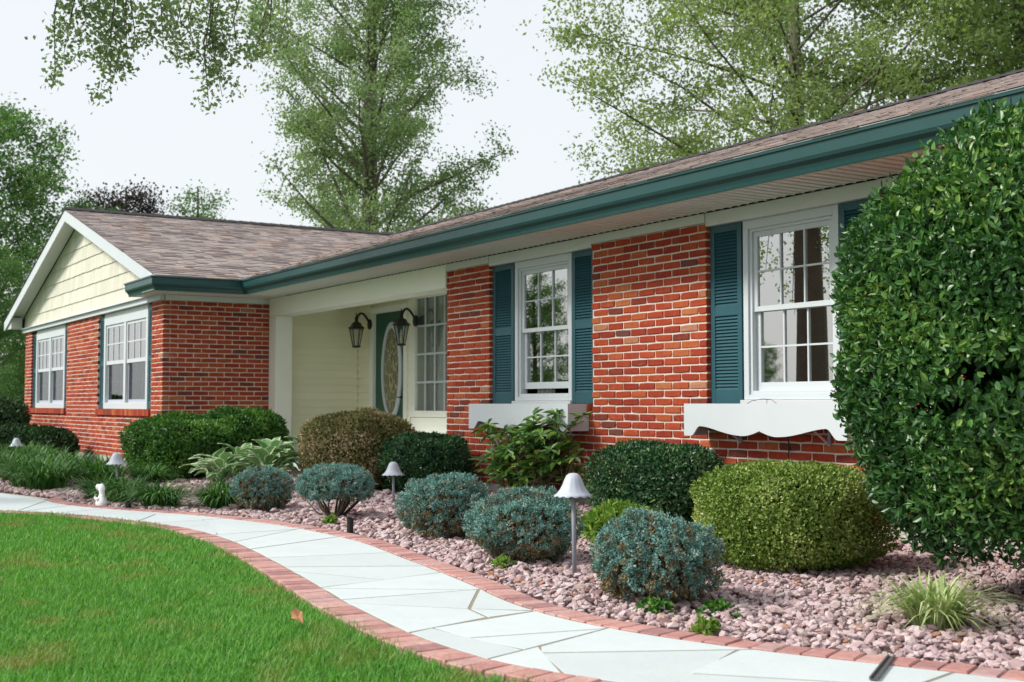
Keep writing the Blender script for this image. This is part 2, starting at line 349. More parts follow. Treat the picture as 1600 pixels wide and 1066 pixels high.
# flagstones: blocks between the control joints, split along the joints seen in the walk
JT = [[-5.5, -4.17, -5.47, -3.51], [-3.96, -4.35, -4.2, -3.68], [-4.59, -4.35, -4.75, -3.69], [-5.96, -4.08, -6.1, -3.43], [-6.77, -3.95, -6.45, -3.39], [-7.74, -3.84, -8.15, -3.03], [-8.72, -3.95, -8.77, -3.26],
      [-6.47, -3.99, -6.06, -3.78], [-7.23, -3.91, -7.13, -3.38], [-5.84, -4.1, -5.49, -3.58], [-5.36, -4.2, -4.96, -3.85], [-4.96, -3.85, -5.42, -3.55], [-4.97, -3.85, -4.7, -3.91], [-4.6, -4.23, -3.96, -4.11],
      [-4.33, -4.16, -4.25, -3.71], [-3.96, -4.11, -3.47, -4.27], [-3.95, -4.11, -3.66, -3.56], [-3.32, -4.0, -3.57, -3.56], [-3.37, -3.87, -3.04, -3.56], [-9.83, -3.93, -9.89, -3.42], [-8.2, -3.8, -8.5, -3.4], [-9.2, -3.6, -9.7, -3.5]]
gu, gt = np.meshgrid(np.linspace(0, NP_-1.01, 600), np.linspace(-0.15, 1.15, 40), indexing='ij'); gp = pathpt(gu, gt)
def to_ut(x, y):
    d = (gp[..., 0]-x)**2+(gp[..., 1]-y)**2; k = np.unravel_index(np.argmin(d), d.shape); return np.array([gu[k], gt[k]])
def split(poly, a, b):
    n = np.array([-(b-a)[1], (b-a)[0]]); out = ([], [])
    for i in range(len(poly)):
        p, q = poly[i], poly[(i+1) % len(poly)]; dp, dq = np.dot(p-a, n), np.dot(q-a, n)
        if dp >= 0: out[0].append(p)
        if dp <= 0: out[1].append(p)
        if dp*dq < 0:
            x = p+(q-p)*dp/(dp-dq); out[0].append(x); out[1].append(x)
    return out
def inside(poly, p):
    s = [np.cross(np.append(poly[(i+1) % len(poly)]-poly[i], 0), np.append(p-poly[i], 0))[2] for i in range(len(poly))]
    return all(v >= 0 for v in s) or all(v <= 0 for v in s)
polys = [[np.array(p, float) for p in ((0.0, 0.0), (NP_-1.01, 0.0), (NP_-1.01, 1.0), (0.0, 1.0))]]
def cut(a, b):
    m = (a+b)/2
    for k, p in enumerate(polys):
        if inside(p, m):
            q = split(p, a, b)
            if len(q[0]) > 2 and len(q[1]) > 2: polys.pop(k); polys.extend([q[0], q[1]])
            return
for j in JT: cut(to_ut(j[0], j[1]), to_ut(j[2], j[3]))
for _ in range(60):                                   # the far and near ends: free joints
    big = [p for p in polys if (max(v[0] for v in p)-min(v[0] for v in p)) > 1.25]
    if not big: break
    p = max(big, key=lambda p: max(v[0] for v in p)-min(v[0] for v in p))
    us = [v[0] for v in p]; m = (max(us)+min(us))/2+random.uniform(-.1, .1); s = random.uniform(-.4, .4)
    polys[:] = [x for x in polys if x is not p]; q = split(p, np.array([m-s, 0.0]), np.array([m+s, 1.0])); polys += [x for x in q if len(x) > 2]
for p in polys:
    P = []
    for i in range(len(p)):
        a, b = p[i], p[(i+1) % len(p)]; k = max(1, int(abs(b[0]-a[0])/0.12)) if abs(b[1]-a[1]) < 1e-6 else 1
        P += [a+(b-a)*j/k for j in range(k)]
    W = pathpt(np.array([v[0] for v in P]), np.array([v[1] for v in P])); c = W.mean(0)
    # inset by the joint's half width
    area = 0.5*np.sum(W[:, 0]*np.roll(W[:, 1], -1)-np.roll(W[:, 0], -1)*W[:, 1])
    if abs(area) < 0.004: continue
    sg = 1 if area > 0 else -1
    T1 = np.roll(W, -1, 0)-W; T0 = W-np.roll(W, 1, 0)
    nn = unit(T1)+unit(T0); nn = unit(nn); inw = np.stack([-nn[:, 1], nn[:, 0]], 1)*sg
    W1 = W+inw*0.012; W2 = W+inw*0.0135; n = len(W); zt = 0.0228+random.uniform(-.0006, .0006)
    V = np.concatenate([np.c_[W1, np.full(n, -0.01)], np.c_[W1, np.full(n, zt-0.0012)], np.c_[W2, np.full(n, zt)]])
    i = np.arange(n); j = (i+1) % n
    F = [[a, b, n+b, n+a] for a, b in zip(i, j)]+[[n+a, n+b, 2*n+b, 2*n+a] for a, b in zip(i, j)]+[[2*n+a for a in i]]
    if sg < 0: F = [f[::-1] for f in F]
    link('flagstone', nmesh('flagstone', V, F, 'flagstone'), path)
# edging bricks
def paver_mesh(wd):
    out = []
    for k in range(5):
        mb = MB(); a, b, e = 0.047, wd/2-0.004, 0.005; j = lambda: random.uniform(-.0015, .0015)
        ring = lambda ins, z: [(-a+ins+j(), -b+ins+j(), z), (a-ins+j(), -b+ins+j(), z), (a-ins+j(), b-ins+j(), z), (-a+ins+j(), b-ins+j(), z)]
        V = ring(0, -0.03)+ring(0, -e)+ring(e, 0); mb.add(V, [(0, 1, 5, 4), (1, 2, 6, 5), (2, 3, 7, 6), (3, 0, 4, 7), (4, 5, 9, 8), (5, 6, 10, 9), (6, 7, 11, 10), (7, 4, 8, 11), (8, 9, 10, 11)])
        out.append(mb.mesh('edging_brick', 'paver'))
    return out
def edging(P, wd, side):
    ms = paver_mesh(wd); C = offset(P, side*wd/2); d = np.r_[0, np.cumsum(np.linalg.norm(np.diff(C, axis=0), axis=1))]
    for s in np.arange(0.05, d[-1], 0.1):
        x = np.interp(s, d, C[:, 0]); y = np.interp(s, d, C[:, 1]); x2 = np.interp(s+.02, d, C[:, 0]); y2 = np.interp(s+.02, d, C[:, 1])
        if x < -16 or x > 0.2: continue
        link('edging_brick', random.choice(ms), path, (x, y, 0.026+random.uniform(-.002, .003)), (random.uniform(-.01, .01), random.uniform(-.01, .01), math.atan2(y2-y, x2-x)+random.uniform(-.015, .015)))
edging(Ld, EW_L, -1)
keep = (Bd[:, 0] > -12.75)
edging(Bd[keep], EW_B, 1)
tip = np.array([[-12.75, -4.12], [-12.95, -4.03], [-13.08, -3.90], [-13.12, -3.74], [-13.08, -3.58], [-12.98, -3.4]]); tip = np.stack([np.interp(np.linspace(0, 5, 40), range(6), tip[:, k]) for k in (0, 1)], 1)
edging(tip, EW_B, 1)
# slot drain in the walk
sd = Vector((-2.96+3.19, -3.44+3.09, 0)); a0 = math.atan2(sd.y, sd.x)
mb = MB(); mb.box(-0.21, 0.21, -0.014, -0.008, 0, 0.010).box(-0.21, 0.21, 0.008, 0.014, 0, 0.010).box(-0.21, 0.21, -0.008, 0.008, 0, 0.003)
dr = link('expansion_strip', mb.mesh('expansion_strip', 'slot_metal'), None, (-3.075, -3.265, 0.027), (0, 0, a0)); tag(dr, 'dark narrow strip crossing the brick edging by the walk', 'joint strip')

# ------------------------------------------------------------------ house
XW, YW = -17.64, -1.595                       # wing's right wall, wing's front wall
house = thing('brick_house', 'long single storey red brick house with teal shutters and gutter', 'house', (0, 0, 0))
COURSE, BLEN = 0.068, 0.229
# bricks
def brick_variants(n=10):
    out = []
    for k in range(n):
        L, H, D = 0.5, 0.0278, 0.10; e = 0.005; j = lambda s=.0016: random.uniform(-s, s)
        ex = e/0.216
        base = [(-1, -1), (0, -1), (1, -1), (1, 0), (1, 1), (0, 1), (-1, 1), (-1, 0)]
        chip = [random.choice((0, 0, 0, .5, 1.0)) if abs(a) == abs(b) == 1 else 0 for a, b in base]
        o = []; i_ = []
        for (a, b), c in zip(base, chip):
            o.append((a*(L-c*0.018)+j()*4, 0.006+j(.001), b*(H-c*0.004)+j()))
            i_.append((a*(L-ex-c*0.03)+j()*5, j(.0012), b*(H-e-c*0.004)+j()))
        bk = [(a*L*0.995, D, b*H) for a, b in base]
        V = i_+o+bk; F = [[0, 1, 2, 3, 4, 5, 6, 7]]
        for q in range(8):
            r = (q+1) % 8; F += [[q, 8+q, 8+r, r], [8+q, 16+q, 16+r, 8+r]]
        F = [f[::-1] for f in F[1:]] + [F[0]]
        out.append((np.array(V), F))
    return out
BV = brick_variants(); BM = [nmesh('brick', v, f, 'brick') for v, f in BV]
PLAN = []                                     # all bricks: wall key, centre, length, turn
def lay(key, u0, u1, z0, z1, holes, place):
    nrow = int(round((z1-z0)/COURSE))
    for r in range(nrow):
        zc = z0+(r+.5)*COURSE; off = (r % 2)*BLEN/2+random.uniform(-.004, .004)
        k0 = int(math.floor((u0-off)/BLEN))-1
        for k in range(k0, k0+int((u1-u0)/BLEN)+4):
            segs = [(max(u0, off+k*BLEN), min(u1, off+(k+1)*BLEN))]
            for (a, b, za, zb) in holes:
                if za-.01 < zc < zb+.01:
                    new = []
                    for p, q in segs:
                        if q <= a or p >= b: new.append((p, q))
                        else:
                            if p < a: new.append((p, a))
                            if q > b: new.append((b, q))
                    segs = new
            for p, q in segs:
                if q-p < 0.035: continue
                g = 0.0065; le = 0 if (abs(p-u0) < 1e-6) else g; ri = 0 if abs(q-u1) < 1e-6 else g
                for (a, b, za, zb) in holes:
                    if abs(p-b) < 1e-6: le = 0
                    if abs(q-a) < 1e-6: ri = 0
                PLAN.append((key, place((p+le+q-ri)/2, zc), q-ri-p-le, key))
BAYS = [(-11.265, -9.405, 0.88, 9), (-7.80, -5.985, 0.88, 9)]
MX0, MX1, Z0 = -12.19, 2.2, 0.12
ZT = Z0+34*COURSE                              # 2.432
wm = MB()
wm.box(MX0+.004, MX1, 0.010, 0.105, Z0, 0.868)
for a, b in ((MX0+.004, BAYS[0][0]-.004), (BAYS[0][1]+.004, BAYS[1][0]-.004), (BAYS[1][1]+.004, MX1)): wm.box(a, b, 0.010, 0.105, 0.868, ZT)
wall_main = wm.build('wall', 'mortar', house)
lay('main', MX0, MX1, Z0, ZT, BAYS, lambda u, z: (u, random.uniform(-.002, .003), z))
WX0 = -27.62; WB = [(-26.95, -23.72, 0.855, 9), (-21.40, -18.22, 0.855, 9)]
ww = MB(); yb = YW
ww.box(WX0, XW-.004, yb+.010, yb+.105, Z0, 0.85)
for a, b in ((WX0, WB[0][0]-.004), (WB[0][1]+.004, WB[1][0]-.004), (WB[1][1]+.004, XW-.004)): ww.box(a, b, yb+.010, yb+.105, 0.85, ZT)
wall_wing = ww.build('wall', 'mortar', house)
lay('wing', WX0, XW, Z0, ZT, WB, lambda u, z: (u, YW+random.uniform(-.002, .003), z))
ws = MB().box(XW-.105, XW-.010, YW+.106, 0.0, Z0, ZT); wall_side = ws.build('wall', 'mortar', house)
lay('side', YW+0.102, 0.0, Z0, ZT, [], lambda u, z: (XW+random.uniform(-.003, .002), u, z))
def cam_px(p):
    d = Vector(p)-CAM; z = d.dot(fwd); return (800+1950*d.dot(rgt)/z, 533-1950*d.dot(upv)/z, z) if z > 0.1 else (-9e9, 0, 9e9)
def score(b):
    x, y, z = cam_px(b[1])
    if not (0 < x < 1335 and 0 < y < 1066): return -1
    if b[0] == 'main' and (y > 790 or (x < 700)): return -1
    return b[2]/z*(0.55 if b[0] != 'main' else 1)
order = sorted(range(len(PLAN)), key=lambda i: -score(PLAN[i])); single = set(order[:300])
WALLS = {'main': wall_main, 'wing': wall_wing, 'side': wall_side}
rest = {k: MB() for k in WALLS}
for i, (key, c, ln, _) in enumerate(PLAN):
    rz = math.pi/2 if key == 'side' else 0.0
    if i in single:
        link('brick', random.choice(BM), WALLS[key], c, (0, 0, rz), (ln, 1, 1))
    else:
        v, f = random.choice(BV); v = v*np.array([ln, 1, 1]); mb = rest[key]
        if rz: v = np.stack([-v[:, 1], v[:, 0], v[:, 2]], 1)
        mb.cur = random.random(); mb.add(v+np.array(c), f)
for k, mb in rest.items():
    o = mb.build('brick_courses', 'brick', WALLS[k]); o['kind'] = 'stuff'
# foundation
bx('foundation', 'foundation', house, MX0+.02, MX1, 0.015, 0.12, -0.05, Z0-.002)
bx('foundation', 'foundation', house, WX0, XW-.02, YW+.015, YW+.12, -0.05, Z0-.002)
bx('foundation', 'foundation', house, XW-.12, XW-.022, YW+.121, 0, -0.05, Z0-.002)

# windows ----------------------------------------------------------------
def muntins(win, x0, x1, z0, z1, y, cols, rows, wd=0.014):
    for c in range(1, cols):
        x = x0+(x1-x0)*c/cols; bx('muntin', 'white_paint', win, x-wd/2, x+wd/2, y, y+.012, z0, z1)
    for r in range(1, rows):
        z = z0+(z1-z0)*r/rows; bx('muntin', 'white_paint', win, x0, x1, y+.0015, y+.0105, z-wd/2, z+wd/2)
def frame4(mb, x0, x1, z0, z1, wl, wt, wb, y0, y1):
    mb.box(x0, x0+wl, y0, y1, z0, z1); mb.box(x1-wl, x1, y0, y1, z0, z1)
    mb.box(x0+wl, x1-wl, y0, y1, z1-wt, z1); mb.box(x0+wl, x1-wl, y0, y1, z0, z0+wb); return mb
def wavy(x0, x1, y, z0, z1, amp=0.03, wl=0.09, name='curtain'):
    n = int((x1-x0)/0.012); xs = np.linspace(x0, x1, n); V = []
    for z in (z1, (z0+z1)/2, z0):
        ph = 0.5*math.sin(z*3); V += [(x, y+amp*math.sin(2*math.pi*x/wl+ph)*(1 if z < z1 else .7), z) for x in xs]
    i = np.arange(n-1); F = np.concatenate([np.stack([i, i+1, n+i+1, n+i], 1)+n*k for k in (0, 1)])
    return nmesh(name, V, F, 'curtain', smooth=True)
def dh_window(x0, x1, yf, zb, zt, ups, mid, gap=0.0, cols=3):
    """double-hung window: yf = front of casing; ups = top of upper glass"""
    fr = MB(); frame4(fr, x0, x1, zb, zt, 0.055, 0.07, 0.04, yf, yf+.055)
    frame4(fr, x0+.055, x1-.055, zb+.04, zt-.07, 0.028, 0.025, 0.03, yf+.018, yf+.10)
    win = fr.build('window', 'white_paint', house, bev=0.003)
    a, b = x0+.083, x1-.083; zt2, zb2 = zt-.095, zb+.07
    s = MB(); frame4(s, a, b, mid-.02, zt2, 0.042, 0.04, 0.04, yf+.036, yf+.06); s.build('sash', 'white_paint', win, bev=0.002)
    s = MB(); frame4(s, a, b, zb2+gap, mid+.018, 0.042, 0.038, 0.065, yf+.064, yf+.092); s.build('sash', 'white_paint', win, bev=0.002)
    bx('pane', 'glass', win, a+.04, b-.04, yf+.050, yf+.054, mid+.015, zt2-.035)
    bx('pane', 'glass', win, a+.04, b-.04, yf+.079, yf+.083, zb2+gap+.06, mid-.015)
    muntins(win, a+.042, b-.042, mid+.02, zt2-.04, yf+.037, cols, 2)
    muntins(win, a+.042, b-.042, zb2+gap+.065, mid-.02, yf+.066, cols, 2)
    bx('sill', 'white_paint', win, x0-.015, x1+.015, yf-.03, yf+.06, zb-.035, zb-.002, bev=.004)
    return win
w1 = dh_window(-10.825, -9.80, 0.045, 0.985, 2.40, 0, 1.695, gap=0.05)
w2 = dh_window(-7.405, -6.395, 0.045, 0.985, 2.40, 0, 1.695)
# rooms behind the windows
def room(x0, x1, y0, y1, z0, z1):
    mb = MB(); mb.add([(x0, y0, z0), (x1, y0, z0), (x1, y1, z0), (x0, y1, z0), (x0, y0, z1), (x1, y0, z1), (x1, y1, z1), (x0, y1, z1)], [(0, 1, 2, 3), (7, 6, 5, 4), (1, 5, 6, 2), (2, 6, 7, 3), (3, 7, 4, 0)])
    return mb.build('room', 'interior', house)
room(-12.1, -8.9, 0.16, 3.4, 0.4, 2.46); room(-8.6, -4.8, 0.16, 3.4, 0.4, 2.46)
for (a, b) in ((-11.265, -9.405), (-7.80, -5.985)):
    bw = MB(); c0, c1 = ((-10.825, -9.80) if a < -9 else (-7.405, -6.395))
    bw.box(a, c0+.01, 0.10, 0.15, 0.925, 2.43).box(c1-.01, b, 0.10, 0.15, 0.925, 2.43).box(c0+.01, c1-.01, 0.10, 0.15, 2.36, 2.43).box(c0+.01, c1-.01, .10, .15, .925, 0.99)
    bw.build('wall_panel', 'trim', house)
    mb = MB(); mb.box(a+.002, b-.002, -0.004, 0.095, 2.402, 2.511); mb.build('frieze_board', 'trim', house, bev=.003)
    x = a
    for k in range(int((b-a)/0.068)):             # rowlock sill
        bx('sill_brick', 'brick', wall_main, a+k*.068+.004, a+(k+1)*.068-.004, -0.03, 0.094, 0.873, 0.950, bev=.003)
# curtains
link('curtain', wavy(-10.70, -10.40, 0.24, 1.0, 2.36, .02, .075), w1); link('curtain', wavy(-10.12, -9.9, 0.24, 1.55, 2.36, .02, .075), w1)
link('curtain', wavy(-6.75, -6.42, 0.24, 1.75, 2.36, .02, .075), w2)
link('curtain', wavy(-7.38, -7.22, 0.24, 1.72, 2.36, .02, .075), w2)
# shutters ---------------------------------------------------------------
SLAT = MB(); SLAT.prism([(-.004, -.013), (.0, -.015), (.018, .010), (.014, .013)], 0, -.5, .5); SLATM = SLAT.mesh('slat', 'teal')
def shutter(x0, x1, yf, z0, z1, mid, single_slats=True):
    fr = MB(); st = 0.05
    fr.box(x0, x0+st, yf, yf+.03, z0, z1).box(x1-st, x1, yf, yf+.03, z0, z1)
    fr.box(x0+st, x1-st, yf+.001, yf+.029, z1-.06, z1).box(x0+st, x1-st, yf+.001, yf+.029, z0, z0+.11).box(x0+st, x1-st, yf+.001, yf+.029, mid-.04, mid+.04)
    sh = fr.build('shutter', 'teal', house, bev=.003)
    bx('backing', 'teal', sh, x0+st-.003, x1-st+.003, yf+.023, yf+.027, z0+.1, z1-.05)
    rest = MB()
    for a, b in ((z0+.11, mid-.04), (mid+.04, z1-.06)):
        n = int((b-a)/0.0265)
        for k in range(n):
            z = a+(k+.5)*(b-a)/n
            if single_slats: link('slat', SLATM, sh, ((x0+x1)/2, yf+.006, z), None, (x1-x0-2*st, 1, 1))
            else:
                v = np.array(SLAT.v)*np.array([x1-x0-2*st, 1, 1])+np.array([(x0+x1)/2, yf+.006, z]); rest.add(v, SLAT.f)
    if not single_slats: o = rest.build('slats', 'teal', sh); o['kind'] = 'stuff'
    return sh
for (a, b) in ((-11.255, -10.84), (-9.785, -9.415), (-7.79, -7.42), (-6.38, -5.995)): shutter(a, b, 0.04, 0.955, 2.40, 1.70)
# wing windows (twin double-hung) -------------------------------------------
def twin_window(x0, x1, yf, zb, zt):
    xm = (x0+x1)/2; mid = zb+(zt-zb)*0.50
    fr = MB(); frame4(fr, x0, x1, zb, zt, 0.10, 0.13, 0.10, yf, yf+.06); fr.box(xm-.06, xm+.06, yf+.002, yf+.058, zb+.10, zt-.13)
    win = fr.build('window', 'white_paint', house, bev=.004)
    for a, b in ((x0+.10, xm-.06), (xm+.06, x1-.10)):
        s = MB(); frame4(s, a, b, mid-.03, zt-.13, 0.05, 0.045, 0.06, yf+.02, yf+.045); s.build('sash', 'white_paint', win)
        s = MB(); frame4(s, a, b, zb+.10, mid+.02, 0.04, 0.04, 0.05, yf+.048, yf+.07); s.build('sash', 'lamp_grey', win)
        bx('pane', 'glass', win, a+.04, b-.04, yf+.03, yf+.034, mid, zt-.16); bx('pane', 'glass_dim', win, a+.03, b-.03, yf+.056, yf+.06, zb+.13, mid)
        muntins(win, a+.05, b-.05, mid+.03, zt-.175, yf+.021, 3, 2, 0.02); muntins(win, a+.04, b-.04, zb+.15, mid-.02, yf+.062, 3, 2, 0.018)
        link('blind', wavy(a, b, yf+.16, mid-.05, zt-.13, .004, .05, 'blind'), win)
    return win
twin_window(-26.62, -24.02, YW+.03, 0.875, 2.37); tw = twin_window(-21.10, -18.51, YW+.03, 0.875, 2.37)
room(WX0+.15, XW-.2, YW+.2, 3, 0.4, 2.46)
for a, b in (((-26.95, -23.72)), ((-21.40, -18.22))):
    bw = MB(); c0, c1 = (-26.6, -24.04) if a < -23 else (-21.08, -18.53)
    bw.box(a, c0, YW+.10, YW+.15, 0.85, 2.43).box(c1, b, YW+.10, YW+.15, 0.85, 2.43).box(c0, c1, YW+.035, YW+.15, 2.372, 2.434); bw.build('wall_panel', 'trim', house)
    n = int((b-a)/0.075)
    for k in range(n): bx('sill_brick', 'brick', wall_wing, a+k*(b-a)/n+.004, a+(k+1)*(b-a)/n-.004, YW-.03, YW+.094, 0.775, 0.872, bev=.003)
for (a, b) in ((-26.94, -26.63), (-24.01, -23.73), (-21.39, -21.11), (-18.50, -18.23)): shutter(a, b, YW+.04, 0.877, 2.39, 1.62, False)

# porch ------------------------------------------------------------------
YD = 1.43
bx('porch_floor', 'flagstone', house, XW, MX0+.1, -0.05, YD, -0.02, 0.13)
bk = MB(); bk.box(XW, -17.18, YD+.03, YD+.06, .13, 2.5).box(-15.95, -15.87, YD+.03, YD+.06, .13, 2.5).box(-17.18, -15.95, YD+.03, YD+.06, 2.40, 2.5).box(-13.6, MX0+.1, YD+.03, YD+.06, .13, 2.5); bk.box(-15.87, -13.6, YD+.03, YD+.06, .13, .80)
pw = bk.build('porch_wall', 'cream', house)
sd_ = MB().box(XW-.04, XW-.028, 0.0, YD+.03, .13, 2.5); pside = sd_.build('porch_wall', 'cream', house)
bx('porch_wall', 'cream', house, MX0+.106, MX0+.12, 0.106, YD+.03, .13, 2.5)
EX = 0.111
for k in range(22):
    z = 0.13+k*EX; h = min(EX, 2.5-z)+.012
    m_ = MB(); m_.prism([(XW-.028, z), (XW+.006, z), (XW+.006, z+.006), (XW-.018, z+h), (XW-.028, z+h)], 1, 0.26, YD+.004); m_.build('siding_board', 'cream', pside)
    for a, b in ((XW+.0, -17.185), (-15.945, -15.875)) if z < 2.36 else ((XW+.0, -15.875),):
        m_ = MB(); m_.prism([(YD+.028, z), (YD-.006, z), (YD-.006, z+.006), (YD+.018, z+h), (YD+.028, z+h)], 0, a, b); m_.build('siding_board', 'cream', pw)
# column, beam
bx('porch_column', 'porch_trim', house, XW+.004, -17.36, -0.012, 0.245, 0.13, 2.244, bev=.006)
bx('porch_beam', 'porch_trim', house, XW+.004, MX0-.004, -0.014, 0.25, 2.247, 2.511, bev=.004)
bx('porch_ceiling', 'porch_trim', house, XW-.02, MX0+.1, 0.252, YD+.06, 2.50, 2.52)
# door
dc = MB(); dc.box(-17.18, -17.06, YD-.02, YD+.05, 0.13, 2.40).box(-16.05, -15.95, YD-.02, YD+.05, 0.13, 2.40).box(-17.06, -16.05, YD-.018, YD+.05, 2.31, 2.40)
door = MB().box(-17.055, -16.055, YD+.03, YD+.07, 0.15, 2.305).build('door', 'door_green', house, bev=.003)
dc.build('door_casing', 'porch_trim', door, bev=.004)
def ell(cx, cz, rx, rz, n=40): return [(cx+rx*math.cos(2*math.pi*k/n), cz+rz*math.sin(2*math.pi*k/n)) for k in range(n)]
OC = (-16.50, 1.44)
e1, e2 = ell(*OC, .335, .72), ell(*OC, .255, .63); V = [(x, YD+.012, z) for x, z in e1]+[(x, YD+.004, z) for x, z in e2]+[(x, YD+.03, z) for x, z in e1]+[(x, YD+.03, z) for x, z in e2]; n = 40
F = []
for k in range(n):
    j = (k+1) % n; F += [[k, j, n+j, n+k], [k, 2*n+k, 2*n+j, j], [n+k, n+j, 3*n+j, 3*n+k]]
link('oval_frame', nmesh('oval_frame', V, F, 'white_paint'), door)
MB().prism(ell(*OC, .26, .635), 1, YD+.018, YD+.028).build('oval_glass', 'leaded_glass', door)
hd = MB(); hd.tube([(-16.12, YD-.03, 1.05), (-16.12, YD+.03, 1.05)], .012, 8).tube([(-16.12, YD-.03, 1.05), (-16.20, YD-.035, 1.05)], .009, 8); hd.build('handle', 'black_metal', door)
# porch window
pwn = MB(); frame4(pwn, -15.87, -13.6, 0.77, 2.49, 0.16, 0.05, 0.09, YD-.01, YD+.06); win3 = pwn.build('window', 'porch_trim', house, bev=.004)
bx('pane', 'lantern_glass', win3, -15.72, -13.75, YD+.03, YD+.034, .85, 2.45); muntins(win3, -15.71, -13.76, .86, 2.44, YD+.01, 7, 4, .03)
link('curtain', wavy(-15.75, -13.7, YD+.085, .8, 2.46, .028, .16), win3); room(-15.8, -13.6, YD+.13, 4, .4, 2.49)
bx('window_panel', 'porch_trim', win3, -15.85, -13.62, YD+.004, YD+.027, .14, .766, bev=.004)
# trim over the pillars, soffit -------------------------------------------
for a, b in ((MX0, -11.267), (-9.403, -7.802), (-5.983, MX1)): bx('frieze_board', 'trim', house, a, b, -0.012, 0.09, ZT+.003, 2.511, bev=.002)
bx('frieze_board', 'trim', house, XW-.09, XW+.012, YW+.03, -0.016, ZT+.003, 2.511, bev=.002)
SOF = MB(); y0, y1 = -0.57, -0.013
for k in range(3):
    SOF.prism([(k*.1, .0), (k*.1+.004, .0), (k*.1+.004, .009), (k*.1+.096, .009), (k*.1+.096, .0), (k*.1+.1, .0), (k*.1+.1, .012), (k*.1, .012)], 1, y0, y1)
SOFM = SOF.mesh('soffit_panel', 'soffit')
sof = bx('soffit', 'soffit', house, XW+.6, MX1+.6, -0.57, -0.02, 2.526, 2.532)
for k in range(66): link('soffit_panel', SOFM, sof, (XW+.57+.3*k, 0, 2.513))
SOF2 = MB()
for k in range(3):
    SOF2.box(XW+.014, XW+.57, k*.1+.006, k*.1+.094, .0005, .0055); SOF2.box(XW+.014, XW+.57, k*.1-.006, k*.1+.006, .0055, .010)
S2M = SOF2.mesh('soffit_panel', 'soffit')
for k in range(7): link('soffit_panel', S2M, sof, (0, YW-.3+.3*k, 2.513))
# gutters -----------------------------------------------------------------
GP = [(.575, 2.53), (.575, 2.515), (.625, 2.505), (.632, 2.53), (.645, 2.555), (.672, 2.578), (.684, 2.60), (.688, 2.675), (.702, 2.68), (.704, 2.70), (.69, 2.702), (.68, 2.69), (.64, 2.66), (.58, 2.66)]
def sweep(prof, path3):                       # profile (out, z) swept along plan points with outward miters
    V = []; F = []; n = len(prof)
    for (px, py, ox, oy) in path3: V += [(px+ox*o, py+oy*o, z) for o, z in prof]
    for i in range(len(path3)-1):
        for k in range(n): F.append([i*n+k, i*n+(k+1) % n, (i+1)*n+(k+1) % n, (i+1)*n+k])
    F += [list(range(n)), [(len(path3)-1)*n+k for k in range(n)][::-1]]; return V, F
V, F = sweep(GP, [(MX1+.6, 0, 0, -1), (XW, 0, 1, -1), (XW, YW+.33, 1, -1), (-18.35, YW+.33, 0, -1)])
mb = MB(); mb.add(V, F); mb.build('gutter', 'gutter_teal', house)
DP = [(.57, 2.664), (.60, 2.664), (.695, 2.7035), (.7075, 2.699), (.7095, 2.7035), (.695, 2.712), (.57, 2.70)]
V, F = sweep(DP, [(MX1+.6, 0, 0, -1), (XW, 0, 1, -1), (XW, YW+.33, 1, -1), (-17.3, YW+.33, 0, -1)])
mb = MB(); mb.add(V, F); mb.build('drip_edge', 'white_paint', house)
FP = [(.555, 2.51), (.572, 2.51), (.572, 2.66), (.555, 2.66)]
V, F = sweep(FP, [(MX1+.6, 0, 0, -1), (XW, 0, 1, -1), (XW, YW+.33, 1, -1), (-18.35, YW+.33, 0, -1)])
mb = MB(); mb.add(V, F); mb.build('fascia', 'trim', house)
# boxed return under the wing's gutter corner
bx('eave_return', 'trim', house, -18.34, XW+.55, YW-.22, YW-.012, 2.512, 2.65, bev=.004)
# roofs --------------------------------------------------------------------
EY, EXW, ZE, ZR, RY, RX = -0.70, XW+.70, 2.70, 4.36, 4.5, -22.64
sm = (ZR-ZE)/(RY-EY); sw = (ZR-ZE)/(EXW-RX)
zmain = lambda x, y: ZE+(y-EY)*sm if y <= RY else ZR-(y-RY)*sm
zwing = lambda x, y: ZE+(EXW-x)*sw if x >= RX else ZR-(RX-x)*sw
LXE = 2*RX-EXW; FY = -1.90; MXR = MX1+.75
roof_main = nmesh('roof', [(RX, EY+.02, ZE-.03), (MXR, EY+.02, ZE-.03), (MXR, RY, ZR-.03), (RX, RY, ZR-.03), (MXR, 2*RY-EY, ZE-.03), (RX, 2*RY-EY, ZE-.03)], [[0, 1, 2, 3], [3, 2, 4, 5]], 'roof_deck')
roof = link('roof', roof_main, house)
link('roof', nmesh('roof', [(EXW-.02, FY+.02, ZE-.03), (EXW-.02, RY+3, ZE-.03), (RX, RY+3, ZR-.03), (RX, FY+.02, ZR-.03), (LXE, FY+.02, ZE-.03), (LXE, RY+3, ZE-.03)], [[0, 1, 2, 3], [3, 2, 5, 4]], 'roof_deck'), house)
def shingles(u0, u1, slope_len, P, keepf, expo=0.143):
    V = []; F = []; rn = []; rows = int(slope_len/expo)+1; r_ = random.Random(3)
    for r in range(rows):
        s0 = r*expo; u = u0-r_.uniform(0, .3)
        while u < u1:
            wd = r_.choice((.12, .16, .20, .26, .30)); a, b = max(u, u0), min(u+wd-.003, u1); u += wd
            if b-a < .02: continue
            top = min(s0+expo+.06, slope_len); lift = .010+(r_.random() < .45)*.005; s1 = s0+r_.uniform(-.004, .004)
            if not keepf((a+b)/2, s0+expo/2): continue
            i = len(V); V += [P(a, s1, lift-.006), P(b, s1, lift-.006), P(b, s1, lift), P(a, s1, lift), P(b, top, .001), P(a, top, .001)]
            F += [[i, i+1, i+2, i+3], [i+3, i+2, i+4, i+5]]; q = r_.random(); rn += [q, q]
    return V, F, rn
